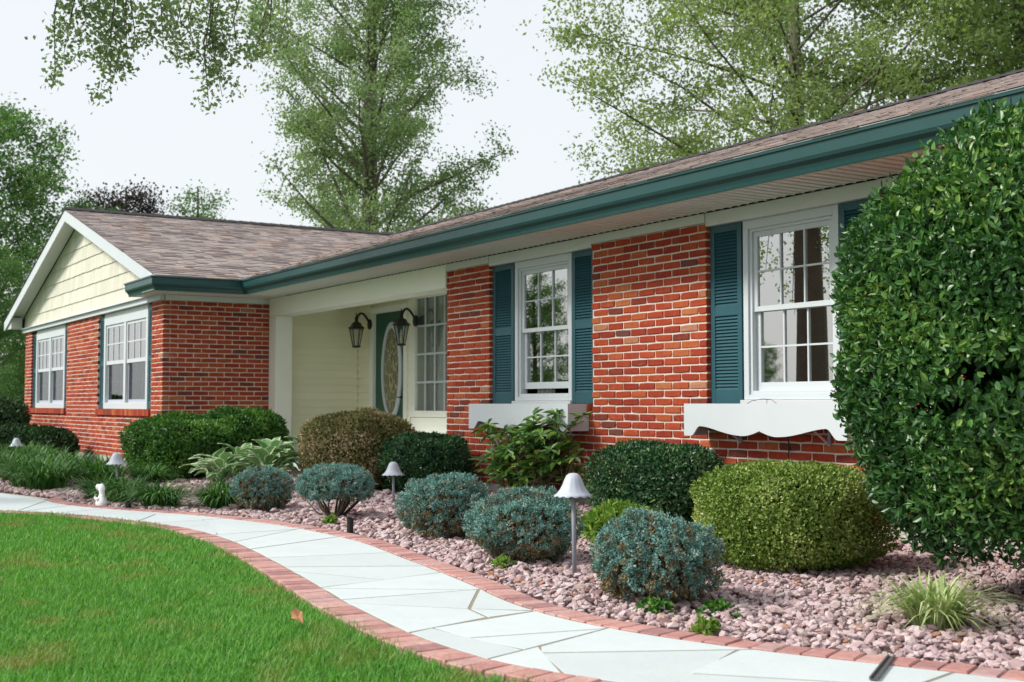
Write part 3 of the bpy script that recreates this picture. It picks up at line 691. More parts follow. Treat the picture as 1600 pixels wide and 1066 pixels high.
cm, cw = math.cos(math.atan(sm)), math.cos(math.atan(sw)); tm, tw_ = math.sin(math.atan(sm)), math.sin(math.atan(sw))
lm = (RY-EY)/cm; lw = (EXW-RX)/cw
V, F, rn = shingles(RX, MXR, lm, lambda u, s, h: (u, EY-.015+s*cm-h*tm, ZE+s*tm+h*cm), lambda u, s: zmain(u, EY+s*cm) >= zwing(u, EY+s*cm)-.03)
o = link('shingles', nmesh('shingles', V, F, 'shingle', rn), roof); o['kind'] = 'stuff'
V, F, rn = shingles(FY-.02, RY, lw, lambda u, s, h: (EXW+.015-s*cw+h*tw_, u, ZE+s*tw_+h*cw), lambda u, s: zwing(EXW-s*cw, u) >= zmain(0, u)-.03)
o = link('shingles', nmesh('shingles', V, F, 'shingle', rn), roof); o['kind'] = 'stuff'
V, F, rn = shingles(FY-.02, RY+3, lw, lambda u, s, h: (LXE-.015+s*cw-h*tw_, u, ZE+s*tw_+h*cw), lambda u, s: True)
o = link('shingles', nmesh('shingles', V, F, 'shingle', rn), roof); o['kind'] = 'stuff'
# ridge caps
rc = MB()
for k in range(int((MXR-RX)/.2)):
    x = RX+k*.2; rc.add([(x, RY-.13, ZR+.035-.13*sm), (x, RY, ZR+.06), (x, RY+.13, ZR+.035-.13*sm), (x+.21, RY-.13, ZR+.025-.13*sm), (x+.21, RY, ZR+.05), (x+.21, RY+.13, ZR+.025-.13*sm)], [[0, 3, 4, 1], [1, 4, 5, 2], [0, 1, 2]])
for k in range(int((RY-FY)/.2)):
    y = FY-.02+k*.2; rc.add([(RX-.13, y, ZR+.035-.13*sw), (RX, y, ZR+.06), (RX+.13, y, ZR+.035-.13*sw), (RX-.13, y+.21, ZR+.025-.13*sw), (RX, y+.21, ZR+.05), (RX+.13, y+.21, ZR+.025-.13*sw)], [[0, 3, 4, 1], [1, 4, 5, 2], [0, 1, 2]])
rc.build('ridge_cap', 'ridge_black', roof)
vt = MB(); vt.lathe([(.10, 0), (.10, .06), (.16, .07), (.17, .10), (.12, .13), (.02, .14)], 14); vt.build('vent', 'vent_brown', roof, (-10.3, 4.62, zmain(0, 4.62)-.02))
# gable --------------------------------------------------------------------
gz0 = 2.53; gy = YW+.02
def rake_z(x): return ZR-abs(x-RX)*sw-.06
hw = (ZR-.06-gz0)/sw
gb = MB(); gl, gr = WX0-.12, XW-.002; gb.prism([(gl, gz0-.02), (gr, gz0-.02), (gr, rake_z(gr)), (RX, ZR-.06), (gl, rake_z(gl))], 1, gy, gy+.05); gable = gb.build('gable', 'shake', house)
r_ = random.Random(5); z = gz0; row = 0
while z < ZR-.15:
    x = RX-hw-r_.uniform(0, .2)
    while x < RX+hw:
        wd = r_.uniform(.14, .30); a, b = max(x+.004, gl), min(x+wd-.004, gr); x += wd
        if b-a < .02: continue
        top = min(rake_z(a), rake_z(b)); zz1 = z+.24+.03
        if top < z+.03:
            continue
        za = min(zz1, rake_z(a)); zb = min(zz1, rake_z(b)); jb = r_.uniform(-.005, .005)
        mb = MB(); mb.add([(a, gy-.022, z+jb), (b, gy-.022, z+jb), (b, gy-.004, zb), (a, gy-.004, za), (a, gy, z+jb), (b, gy, z+jb)], [[0, 1, 2, 3], [4, 5, 1, 0]])
        mb.build('gable_shingle', 'shake', gable)
    z += .24
# frieze ledge under the gable
fb = MB(); fb.box(WX0-.15, XW-.0, YW-.045, YW+.018, 2.432+.004, 2.51); fb.prism([(YW-.09, 2.511), (YW-.09, 2.522), (YW+.018, 2.535), (YW+.018, 2.511)], 0, WX0-.2, XW-.0); fb.build('frieze_board', 'white_paint', house)
# rake boards and rake soffit
def rake(sgn, xe):
    mb = MB(); th = .19
    P = lambda x, z, y: (x, y, z)
    x0, x1 = RX, xe; z0, z1 = ZR-.012, ZR-abs(xe-RX)*sw-.012
    V = [(x0, FY, z0), (x1, FY, z1), (x1, FY, z1-th), (x0, FY, z0-th), (x0, FY+.03, z0), (x1, FY+.03, z1), (x1, FY+.03, z1-th), (x0, FY+.03, z0-th)]
    mb.add(V, [[0, 1, 2, 3], [7, 6, 5, 4], [0, 4, 5, 1], [3, 2, 6, 7], [1, 5, 6, 2]]); o = mb.build('rake_board', 'white_paint', house)
    ms = MB(); V = [(x0, FY+.031, z0-.05), (x1, FY+.031, z1-.05), (x1, gy-.026, z1-.05), (x0, gy-.026, z0-.05)]
    ms.add(V, [[0, 1, 2, 3]]); ms.build('rake_soffit', 'soffit', house)
rake(1, EXW-.20); rake(-1, LXE+.02)
bx('eave_return', 'trim', house, LXE+.05, WX0-.10, FY+.035, YW-.05, ZE-.17, ZE+.06, bev=.004)
V, F = sweep([(o, z) for o, z in GP], [(LXE+.70, RY+3, -1, 0), (LXE+.70, FY+.05, -1, 0)]); mb = MB(); mb.add(V, F); mb.build('gutter', 'gutter_teal', house)
# wing left wall and body so the house is closed
bx('wall', 'mortar', house, WX0, WX0+.09, YW+.11, 7, .1, 2.5); bx('wall', 'mortar', house, WX0+.1, MX1, 8.6, 8.7, .1, 2.5); bx('wall', 'mortar', house, MX1+.002, MX1+.1, .02, 8.6, .1, 2.6)

# window boxes ---------------------------------------------------------------
def window_box(x0, x1, label):
    t = thing('window_box', label, 'planter', ((x0+x1)/2, -0.11, 0.70), 'white scalloped window boxes'); hw_ = (x1-x0)/2; zt = .255
    n = 80; top = []; bot = []
    for k in range(n+1):
        s = -1+2*k/n; a = abs(s)
        if a > .90: z = 0.0
        elif a > .78: z = .078*0.5*(1-math.cos(math.pi*(.90-a)/.12))
        elif a > .2: z = .078-.068*0.5*(1-math.cos(math.pi*((.78-a)/.58)**.85))
        else: z = .010+.040*((.2-a)/.2)**1.6
        bot.append((s*hw_, z)); top.append((s*hw_, zt))
    V = [(x, -.13, z) for x, z in bot]+[(x, -.13, z) for x, z in top]+[(x, -.11, z) for x, z in bot]+[(x, -.11, z) for x, z in top]; m = n+1; F = []
    for k in range(n): F += [[k, k+1, m+k+1, m+k], [2*m+k+1, 2*m+k, 3*m+k, 3*m+k+1], [k+1, k, 2*m+k, 2*m+k+1], [m+k, m+k+1, 3*m+k+1, 3*m+k]]
    F += [[0, m, 3*m, 2*m], [n, 2*m+n, 3*m+n, m+n]]
    link('scalloped_board', nmesh('scalloped_board', V, F, 'white_paint'), t)
    for s in (-1, 1): bx('end_board', 'white_paint', t, min(s*hw_, s*(hw_-.02)), max(s*hw_, s*(hw_-.02)), -.1095, .105, .003, zt-.002)
    bx('board', 'white_paint', t, -hw_+.021, hw_-.021, -.1095, .105, .083, .10); bx('board', 'white_paint', t, -hw_+.021, hw_-.021, .085, .105, .101, zt-.01)
    for s in (-.52, .56):
        b = MB(); b.box(s*hw_-.01, s*hw_+.01, .09, .104, -.05, .057).add([(s*hw_-.009, -.06, .057), (s*hw_+.009, -.06, .057), (s*hw_+.009, -.045, .057), (s*hw_-.009, -.045, .057), (s*hw_-.009, .089, -.045), (s*hw_+.009, .089, -.045), (s*hw_+.009, .089, -.03), (s*hw_-.009, .089, -.03)], [[0, 1, 5, 4], [3, 7, 6, 2], [0, 4, 7, 3], [1, 2, 6, 5]]); b.build('bracket', 'lamp_grey', t)
    return t
window_box(-11.27, -9.45, 'white window box behind the large leafed shrub, under the window nearer the porch')
wb = window_box(-7.80, -6.07, 'white scalloped window box above the clipped light green shrub')
wr = MB(); wr.tube([(-.28, .0, .25), (-.22, .0, .275), (-.1, .0, .29), (.0, .0, .285), (.06, .0, .25)], .0025, 5).tube([(-.05, .0, .25), (-.05, .0, .29)], .002, 4); wr.build('wire_hoop', 'slot_metal', wb)
cb = MB(); cb.tube([(-6.86, -.012, .74), (-6.86, -.012, .5), (-6.855, -.013, .2), (-6.85, -.02, .02)], .005, 6); cbo = cb.build('cable', 'black_metal'); tag(cbo, 'thin dark cable running down the bricks below the right window box', 'cable')

# wall lanterns ---------------------------------------------------------------
def lantern(x, y, z, label):
    t = thing('wall_lantern', label, 'lantern', (x, y, z), 'black coach lanterns by the front door'); t.scale = (1.2, 1.0, 1.12)
    MB().lathe([(.001, 0), (.065, 0), (.075, .014), (.045, .03), (.001, .034)], 14).build('back_plate', 'black_metal', t).rotation_euler = (math.pi/2, 0, 0)
    t.children[0].location = (0, .235, .06)
    a = MB(); pts = [(0, .23-.1*s-.12*math.sin(s*math.pi/2), .06+.11*math.sin(s*math.pi)+.07*s) for s in np.linspace(0, 1, 9)]; a.tube(pts, .016, 6).tube([(0, 0.01, .13), (0, 0, .08)], .014, 6); a.build('arm', 'black_metal', t)
    rf = MB(); rf.lathe([(.115, .0), (.12, .012), (.085, .03), (.06, .075), (.028, .09), (.02, .12), (.03, .13), (.012, .16), (.004, .21)], 6); rf.build('roof', 'black_metal', t)
    g = MB(); g.lathe([(.048, -.235), (.098, -.002)], 6); g.build('glass', 'lantern_glass', t)
    c = MB()
    for k in range(6):
        th = 2*math.pi*k/6; c.tube([(.05*math.cos(th), .05*math.sin(th), -.24), (.1*math.cos(th), .1*math.sin(th), 0)], .0065, 4)
    c.lathe([(.03, -.262), (.06, -.255), (.06, -.235), (.03, -.23)], 6); c.lathe([(.113, -.006), (.117, .003), (.1, .004), (.098, -.006)], 6); c.build('cage', 'black_metal', t)
    b = MB(); b.lathe([(.02, -.23), (.02, -.15), (.016, -.14)], 8); b.lathe([(.012, -.14), (.022, -.11), (.012, -.07), (.003, -.05)], 8); b.build('candle_bulb', 'bulb', t)
lantern(-17.17, 1.19, 2.09, 'black wall lantern left of the green door, near the porch corner')
lantern(-15.67, 1.19, 2.06, 'black wall lantern between the green door and the porch window')

# ------------------------------------------------------------------ path lights
def flute(r, z, t, i):
    k = min(1, max(0, (r-.03)/.08)); return r*(1+.035*k*math.cos(14*t)), z-(.008*k*abs(math.cos(7*t)) if r > .085 else 0)
sh = MB(); sh.lathe([(.002, .125), (.022, .122), (.036, .112), (.048, .09), (.058, .062), (.072, .034), (.092, .014), (.108, .004), (.106, .002), (.09, .010), (.07, .030), (.055, .058), (.044, .088), (.02, .115), (.002, .117)], 56, (0, 0, 0), flute); SHM = sh.mesh('lamp_shade', 'lamp_grey', True)
def path_light(x, y, h, lean, label, s=1.0):
    t = thing('path_light', label, 'path light', (x, y, 0), 'grey bell shaded path lights along the bed'); lx, ly = lean
    link('lamp_shade', SHM, t, (lx, ly, h-.125*s), (0, 0, random.random()), (s, s, s))
    p = MB(); p.tube([(0, 0, -.04), (lx*.5, ly*.5, h*.45), (lx*.97, ly*.97, h-.06*s)], .0125*s, 10); p.build('post', 'lamp_post', t, smooth=True)
    p = MB(); p.lathe([(.022, -.03), (.024, .008), (.018, .012)], 12); p.build('stake_collar', 'black_metal', t)
    p = MB(); p.lathe([(.014*s, h-.10*s), (.022*s, h-.095*s), (.022*s, h-.05*s), (.01*s, h-.04*s)], 10, (lx*.97, ly*.97, 0)); p.build('lamp_socket', 'lamp_post', t)
path_light(-5.638, -2.803, 0.575, (-.012, .0), 'grey bell shaded path light beside the juniper nearest the camera, tallest in view')
path_light(-10.604, -1.434, 0.41, (-.01, 0), 'grey bell shaded path light before the bronze rounded shrub')
path_light(-13.896, -3.146, 0.42, (-.05, -.01), 'grey leaning path light behind the small white figurine')
path_light(-20.07, -3.09, 0.44, (0, 0), 'grey path light behind the dark grassy strip, nearer of the far pair')
path_light(-23.2, -2.62, 0.46, (0, 0), 'grey path light against the dark far shrubs, farther of the far pair')
def spot(x, y, h, label):
    t = thing('ground_spotlight', label, 'spotlight', (x, y, 0), 'short black ground spotlights at the bed edge')
    p = MB(); p.lathe([(.022, -.02), (.024, .02), (.026, h-.01), (.031, h), (.028, h), (.024, h-.008)], 14); p.build('housing', 'black_metal', t, smooth=False)
    p = MB(); p.lathe([(.001, h-.009), (.024, h-.009), (.024, h-.007), (.001, h-.006)], 14); p.build('lens', 'lamp_post', t)
spot(-8.31, -2.921, .135, 'short black ground spotlight in the gravel by the bare stemmed juniper'); spot(-11.35, -3.705, .085, 'short black ground spotlight under the grassy clump by the figurine')
# figurine
fg = MB(); fg.lathe([(.03, 0), (.062, .006), (.072, .035), (.066, .07), (.05, .095), (.036, .115), (.033, .135), (.037, .155), (.041, .178), (.036, .20), (.022, .214), (.004, .220)], 20, (0, 0, 0), lambda r, z, t, i: (r*(1+.10*math.cos(2*t+.4)+.07*math.sin(3*t+z*30)), z))
V = np.array(fg.v); V[:, 0] += -.018*np.clip((V[:, 2]-.10)/.1, 0, 1); V[:, 1] *= .8; fg.v = [tuple(p) for p in V]
fgt = thing('figurine', 'small white garden figurine sitting among the grassy clumps by the walk', 'figurine', (-11.78, -3.83, 0))
fg.build('body', 'figurine', fgt, smooth=True)
h_ = MB(); h_.lathe([(.004, -.028), (.018, -.02), (.024, 0), (.018, .02), (.004, .028)], 12, (-.05, -.022, .188)); h_.build('face', 'figurine', fgt, smooth=True)
h_ = MB(); h_.tube([(-.03, -.035, .07), (-.055, -.05, .095), (-.05, -.045, .12)], [.018, .014, .011], 8).tube([(.035, -.035, .075), (.01, -.06, .09)], [.016, .011], 8); h_.build('arms', 'figurine', fgt, smooth=True)
# dead leaf on the lawn
n = 14; V = [(0, 0, .02)]+[(.033*math.cos(t)*(1+.25*math.cos(5*t)), .026*math.sin(t)*(1+.2*math.sin(3*t)), .012+.028*abs(math.sin(t*1.5))) for t in np.linspace(0, 2*math.pi, n, endpoint=False)]
dl = link('fallen_leaf', nmesh('fallen_leaf', V, [[0, 1+k, 1+(k+1) % n] for k in range(n)], 'dead_leaf'), None, (-4.93, -4.68, .045), (.6, .3, 0), (1.15, 1.15, 1.3)); tag(dl, 'curled brown fallen leaf lying on the lawn near the walk', 'leaf')

# ------------------------------------------------------------------ foliage generators
def leaf_geo(P, D, N, L, W, hexa=False, fold=0.18):
    D = unit(D); S = unit(np.cross(D, N)); U = unit(np.cross(S, D)); L = L[:, None]; W = W[:, None]
    if not hexa:
        V = np.stack([P, P+D*L*.5-S*W*.5+U*W*fold, P+D*L, P+D*L*.5+S*W*.5+U*W*fold], 1); n = len(P)
        return V.reshape(-1, 3), np.arange(4*n).reshape(n, 4)
    V = np.stack([P, P+D*L*.33-S*W*.5+U*W*fold, P+D*L*.72-S*W*.42+U*W*fold*.7, P+D*L-U*L*.08, P+D*L*.72+S*W*.42+U*W*fold*.7, P+D*L*.33+S*W*.5+U*W*fold], 1); n = len(P)
    b = 6*np.arange(n)[:, None]; F = np.concatenate([b+np.array([0, 1, 2, 3]), b+np.array([0, 3, 4, 5])], 1).reshape(-1, 4)
    return V.reshape(-1, 3), F
def lump(D, k=9, seed=0, f=3.0):
    r = np.random.default_rng(seed); A = r.normal(size=(k, 3))*f; ph = r.uniform(0, 6.28, k)
    return np.cos(D@A.T+ph).sum(1)/math.sqrt(k)
def shell(n, rx, ry, hz, p, z0, seed, lumpa, depth, zmin=-1.0, hole=None, lf=3.0):
    r = np.random.default_rng(seed); D = unit(r.normal(size=(int(n*1.6), 3))); D = D[D[:, 2] > zmin][:n]
    rr = (np.abs(D[:, 0]/rx)**p+np.abs(D[:, 1]/ry)**p+np.abs(D[:, 2]/hz)**p)**(-1/p)
    if hole is not None:
        h = lump(D, 12, seed+50, hole[1]); k = h < hole[0]; D, rr = D[k], rr[k]
    rr = rr*(1+lumpa*lump(D, 9, seed+9, lf)+lumpa*.6*lump(D, 9, seed+19, lf*3))
    d = r.exponential(depth, len(D)); rr = rr*np.clip(1-d, .25, 1)*(1+(r.random(len(D)) < .06)*np.minimum(r.exponential(.02, len(D)), .035))
    P = D*rr[:, None]+np.array([0, 0, z0+hz]); Nn = unit(D/np.array([rx, ry, hz])**2)
    return P, Nn, D, r, d
def stems(t, rx, ry, h, n, rad, seed, mat='twig_dark', reach=.75):
    r = random.Random(seed); mb = MB()
    for k in range(n):
        a = r.uniform(0, 6.28); q = r.uniform(.3, reach); e = (rx*q*math.cos(a), ry*q*math.sin(a), h*r.uniform(.45, .85)); b = (r.uniform(-.05, .05), r.uniform(-.05, .05), -.03)
        m = [(b[i]*.5+e[i]*.5+r.uniform(-.04, .04)) for i in range(3)]; mb.tube([b, m, e], [rad, rad*.7, rad*.35], 5)
    return mb.build('stems', mat, t)
def in_gap(P, gaps, r):                          # thin spots: tunnels (point, direction, half width, half height)
    out = np.zeros(len(P), bool)
    for (c, a, wd, ht) in gaps:
        d = np.array([math.cos(a), math.sin(a)]); q = P-np.array(c); lat = q[:, 0]*-d[1]+q[:, 1]*d[0]
        e = (lat/wd)**2+(q[:, 2]/ht)**2; out |= (e*(1+.5*np.sin(lat*40+q[:, 2]*31)) < 1) & (r.random(len(P)) < .93)
    return out
def shrub(name, label, cat, loc, rx, ry, h, n, L, W, mat, p=2.4, z0=.03, lumpa=.035, depth=.10, seed=1, zmin=-.85, hexa=False, hole=None, spread=.9, group=None, upb=.3, lf=3.0, nst=10, srad=.012, gaps=None):
    t = thing(name, label, cat, (*loc, 0), group); hz = (h-z0)/2
    P, N, D, r, d = shell(n, rx, ry, hz, p, z0, seed, lumpa, depth, zmin, hole, lf)
    k = P[:, 2] > .01
    if gaps: k &= ~in_gap(P, gaps, r)
    P, N, d = P[k], N[k], d[k]
    m = len(P); dr = unit(N*.4+r.normal(size=(m, 3))*spread*.75+np.array([0, 0, upb])); nn = unit(N+r.normal(size=(m, 3))*spread*.8)
    V, F = leaf_geo(P, dr, nn, L*r.uniform(.5, 1.4, m), W*r.uniform(.6, 1.35, m), hexa)
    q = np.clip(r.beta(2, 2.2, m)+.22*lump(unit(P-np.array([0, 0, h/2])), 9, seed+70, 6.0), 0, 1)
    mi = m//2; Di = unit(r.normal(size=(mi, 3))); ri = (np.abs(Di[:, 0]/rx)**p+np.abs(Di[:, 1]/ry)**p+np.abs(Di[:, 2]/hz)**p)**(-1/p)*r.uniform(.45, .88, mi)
    if hole is not None: kk = lump(Di, 12, seed+50, hole[1]) < hole[0]; Di, ri = Di[kk], ri[kk]; mi = len(Di)
    if gaps: kk = ~in_gap(Di*ri[:, None]+np.array([0, 0, z0+hz]), gaps, r); Di, ri = Di[kk], ri[kk]; mi = len(Di)
    Pi = Di*ri[:, None]+np.array([0, 0, z0+hz]); Vi, Fi = leaf_geo(Pi, unit(r.normal(size=(mi, 3))), unit(Di+r.normal(size=(mi, 3))*.5), L*r.uniform(1.1, 1.9, mi), W*r.uniform(1.3, 2.2, mi), hexa)
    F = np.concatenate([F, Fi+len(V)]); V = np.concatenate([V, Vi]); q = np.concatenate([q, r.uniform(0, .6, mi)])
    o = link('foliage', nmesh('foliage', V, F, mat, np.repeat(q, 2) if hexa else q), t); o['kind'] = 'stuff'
    stems(t, rx, ry, h, nst, srad, seed)
    return t
def juniper(label, loc, rx, ry, h, seed, nsp=1500, brown=.15, z0=.04, bare=False):
    t = thing('blue_juniper', label, 'shrub', (*loc, 0), 'low blue junipers along the walk'); hz = (h-z0)/2
    P, N, D, r, d = shell(nsp, rx, ry, hz, 2.3, z0, seed, .10, .09, -.75 if not bare else -.45, None, 4.2)
    N = unit(N+np.array([0, 0, .25])); m = len(P); ns = 22
    Pb = np.repeat(P, ns, 0)+r.normal(size=(m*ns, 3))*.0075; Nb = np.repeat(N, ns, 0)
    dr = unit(Nb*.6+r.normal(size=(m*ns, 3))*.9); V, F = leaf_geo(Pb, dr, r.normal(size=(m*ns, 3)), r.uniform(.010, .022, m*ns), r.uniform(.006, .010, m*ns))
    q = np.clip(np.repeat(r.beta(1.6, 1.6, m), ns)*.7+r.uniform(0, .3, m*ns), 0, 1)
    low = np.repeat((P[:, 2] < h*.42*r.uniform(.5, 1.4, m)) & (r.random(m) < .62) | (r.random(m) < brown*.5), ns)
    o = link('foliage', nmesh('foliage', V.reshape(-1, 4, 3)[~low].reshape(-1, 3), np.arange(4*(~low).sum()).reshape(-1, 4), 'leaf_juniper', q[~low]), t); o['kind'] = 'stuff'
    mi = 2600; Di = unit(r.normal(size=(mi, 3))); ri = r.uniform(.3, .8, mi)[:, None]; Pi = Di*ri*np.array([rx, ry, hz])+np.array([0, 0, z0+hz]); Vi, Fi = leaf_geo(Pi, r.normal(size=(mi, 3)), Di+r.normal(size=(mi, 3))*.4, r.uniform(.03, .055, mi), r.uniform(.015, .03, mi)); o = link('inner_foliage', nmesh('inner_foliage', Vi, Fi, 'leaf_juniper_brown', r.uniform(0, .5, mi)), t); o['kind'] = 'stuff'
    if low.any(): o = link('dry_foliage', nmesh('dry_foliage', V.reshape(-1, 4, 3)[low].reshape(-1, 3), np.arange(4*low.sum()).reshape(-1, 4), 'leaf_juniper_brown', q[low]), t); o['kind'] = 'stuff'
    stems(t, rx, ry, h, 16, .011, seed, 'twig', .95)
    if bare:
        mb = MB(); rr = random.Random(seed)
        for k in range(9):
            a = rr.uniform(0, 6.28); mb.tube([(0, 0, 0), (rx*.3*math.cos(a), ry*.3*math.sin(a), .05), (rx*.8*math.cos(a), ry*.8*math.sin(a), h*.45)], [.014, .011, .006], 6)
        mb.build('bare_stems', 'twig_dark', t)
    return t
def blades(n, r, rad, Lr, Wd, arch, upl=.5, seg=4):
    az = r.uniform(0, 6.28, n); b = np.stack([rad*np.sqrt(r.random(n))*np.cos(az+r.normal(size=n)), rad*np.sqrt(r.random(n))*np.sin(az+r.normal(size=n)), np.zeros(n)], 1)
    H = np.stack([np.cos(az), np.sin(az), np.zeros(n)], 1); S = np.stack([-np.sin(az), np.cos(az), np.zeros(n)], 1); L = r.uniform(*Lr, n)[:, None]; el = r.uniform(.35, 1.0, n)[:, None]*arch; rows = []
    for k in range(seg+1):
        s = k/seg; out = H*L*(s*.55*el+s*s*.45*el); z = L*(upl*2*s-(.35+.95*el)*s*s*upl*1.35)
        c = b+out; c[:, 2:] = np.maximum(z, .004); wv = Wd*(1-s**3)*(.6+.4*min(1, s*4))+.0006
        rows.append(np.stack([c-S*wv/2, c+S*wv/2], 1))
    V = np.stack(rows, 1).reshape(-1, 3); m = 2*(seg+1); base = m*np.arange(n)[:, None]
    F = np.concatenate([base+np.array([2*k, 2*k+1, 2*k+3, 2*k+2]) for k in range(seg)], 1).reshape(-1, 4); q = np.repeat(r.beta(2, 2, n), seg)
    return V, F, q
def clump(name, label, cat, loc, n, rad, Lr, Wd, mat, seed, arch=1.0, upl=.5, group=None):
    r = np.random.default_rng(seed); V, F, q = blades(n, r, rad, Lr, Wd, arch, upl)
    t = thing(name, label, cat, (*loc, 0), group); o = link('blades', nmesh('blades', V, F, mat, q), t); o['kind'] = 'stuff'; return t

# ------------------------------------------------------------------ shrubs and plants
shrub('holly_bush', 'tall clipped glossy dark green holly at the right edge', 'bush', (-3.68, -1.38), .90, .90, 2.36, 95000, .043, .020, 'leaf_holly', 2.7, .20, .03, .09, 21, -.9, True, (1.45, 3.2), 1.0, None, .35, 4.0, 26, .022, [((-.27, -.29, 1.08), 2.36, .17, .06), ((.02, .0, 1.22), 2.33, .13, .05), ((-.12, -.12, .98), 2.34, .11, .05), ((-.38, -.40, .93), 2.36, .10, .05)])
shrub('boxwood', 'clipped rounded yellow green boxwood below the right window box', 'shrub', (-5.32, -1.50), .50, .50, .60, 46000, .021, .0135, 'leaf_boxwood', 3.1, .02, .042, .06, 22, -.9, False, None, 1.0, None, .3, 5.0)
shrub('dark_shrub', 'dark green mounded shrub by the brick pillar between the two windows', 'shrub', (-7.65, -.62), .56, .45, .64, 16000, .034, .018, 'leaf_dark', 2.8, .02, .075, .08, 23, -.85)
shrub('dark_shrub', 'dark green mounded shrub behind the second path light, below the porch pillar', 'shrub', (-11.72, -.55), .56, .45, .63, 15000, .036, .019, 'leaf_dark', 2.7, .02, .075, .08, 24, -.85)
shrub('bronze_shrub', 'large rounded bronze and olive shrub before the front door', 'shrub', (-12.5, -.95), .66, .60, .86, 24000, .032, .020, 'leaf_bronze', 2.7, .02, .06, .07, 25, -.85)
shrub('hedge_shrub', 'bright green clipped shrub leaning left before the wing corner', 'shrub', (-15.55, -2.0), .70, .62, .78, 17000, .045, .025, 'leaf_hedge', 2.6, .02, .075, .08, 26, -.85, lf=3.5)
shrub('hedge_shrub', 'bright green clipped shrub beside the white porch column', 'shrub', (-15.75, -1.1), .72, .55, .88, 17000, .045, .025, 'leaf_hedge', 2.8, .02, .075, .08, 27, -.85, lf=3.5)
shrub('evergreen_shrub', 'dark shrub under the far wing window, taller', 'shrub', (-25.6, -2.6), 1.5, .6, 1.08, 16000, .065, .035, 'leaf_far_shrub', 2.5, .02, .07, .08, 28, -.85)
shrub('evergreen_shrub', 'dark low shrub before the wing bricks between the two wing windows', 'shrub', (-22.0, -2.3), .75, .5, .52, 9000, .06, .035, 'leaf_far_shrub', 2.5, .02, .06, .08, 29, -.85)
shrub('evergreen_shrub', 'dark low shrub between the far path lights and the wing wall', 'shrub', (-23.4, -2.5), .7, .5, .56, 9000, .06, .035, 'leaf_far_shrub', 2.5, .02, .06, .08, 30, -.85)
juniper('blue green juniper nearest the camera with brown lower branches', (-4.72, -2.98), .30, .28, .41, 41, 2100, .25)
juniper('blue green juniper left of the nearest path light', (-6.35, -2.68), .36, .30, .42, 42, 2100)
juniper('blue green juniper right of the second path light', (-7.75, -2.45), .34, .29, .44, 43, 1900)
juniper('pale blue juniper on bare dark stems behind the black spotlight', (-9.55, -2.5), .33, .30, .43, 44, 1500, .05, .15, True)
juniper('small dull juniper before the hosta clump', (-10.55, -2.75), .25, .25, .38, 45, 1100, .3)
# grass-like plants
clump('spider_grass', 'pale striped grass tuft alone in the gravel at right', 'grass plant', (-3.56, -2.40), 320, .08, (.28, .47), .010, 'leaf_spider', 51, 1.0, .52)
LG = 'green strap leaved clumps along the walk'
for (x, y), lb, s, n in (((-12.55, -3.62), 'green strap leaved clump at the left tip of the bed', 52, 260), ((-12.05, -3.55), 'green strap leaved clump directly behind the white figurine', 53, 230), ((-11.35, -3.42), 'green strap leaved clump right of the white figurine', 54, 260), ((-10.9, -3.0), 'green strap leaved clump below the hosta, left of the small juniper', 55, 260), ((-14.7, -2.6), 'green strap leaved clump behind the leaning path light', 57, 240)):
    clump('lily_turf', lb, 'grass plant', (x, y), n+140, .13, (.30, .52), .015, 'leaf_liriope', s, 1.0, .55, LG)
for k in range(13):
    x = -14.3-k*.48; lb = 'dark green strap leaved plant in the strip beyond the walk at left'
    clump('lily_turf', lb, 'grass plant', (x, -3.75-.06*k+random.uniform(-.15, .15)), 300, .20, (.36, .60), .018, 'leaf_liriope', 60+k, .9, .62, 'strap leaved plants in the far left strip')
for k in range(9):
    clump('lily_turf', lb, 'grass plant', (-14.6-k*.75, -3.1+random.uniform(-.15, .15)), 260, .22, (.38, .60), .018, 'leaf_liriope', 80+k, .9, .64, 'strap leaved plants in the far left strip')
clump('dry_grass', 'thin green tuft in the gravel behind the middle junipers', 'grass plant', (-8.2, -1.2), 150, .14, (.2, .36), .009, 'leaf_liriope', 91, 1.0, .5)
clump('dry_grass', 'thin green tuft at the wall behind the nearest path light', 'grass plant', (-8.3, -.55), 130, .14, (.2, .34), .009, 'leaf_liriope', 92, 1.0, .5)
shrub('lime_plant', 'small lime green leafy plant behind the nearest juniper', 'plant', (-6.62, -1.75), .30, .24, .27, 1100, .05, .026, 'leaf_lime', 2.2, .01, .08, .15, 93, -.3, True, nst=5, srad=.004)
for (x, y), s, lb in (((-3.94, -3.33), 94, 'tiny green weed in the gravel by the brick edging'), ((-4.42, -3.2), 95, 'low green weeds under the nearest juniper'), ((-4.25, -3.0), 98, 'low green weeds right of the nearest juniper'), ((-6.1, -2.98), 96, 'tiny green weed at the foot of the second juniper'), ((-9.05, -2.75), 97, 'tiny green weed beside the bare stems of the pale juniper')):
    shrub('weed', lb, 'weed', (x, y), .06 if s not in (95, 98) else .13, .06, .07, 70, .03, .018, 'leaf_lime' if s != 95 and s != 98 else 'leaf_hedge', 2, 0, .1, .2, s, -.2, True, nst=3, srad=.002)
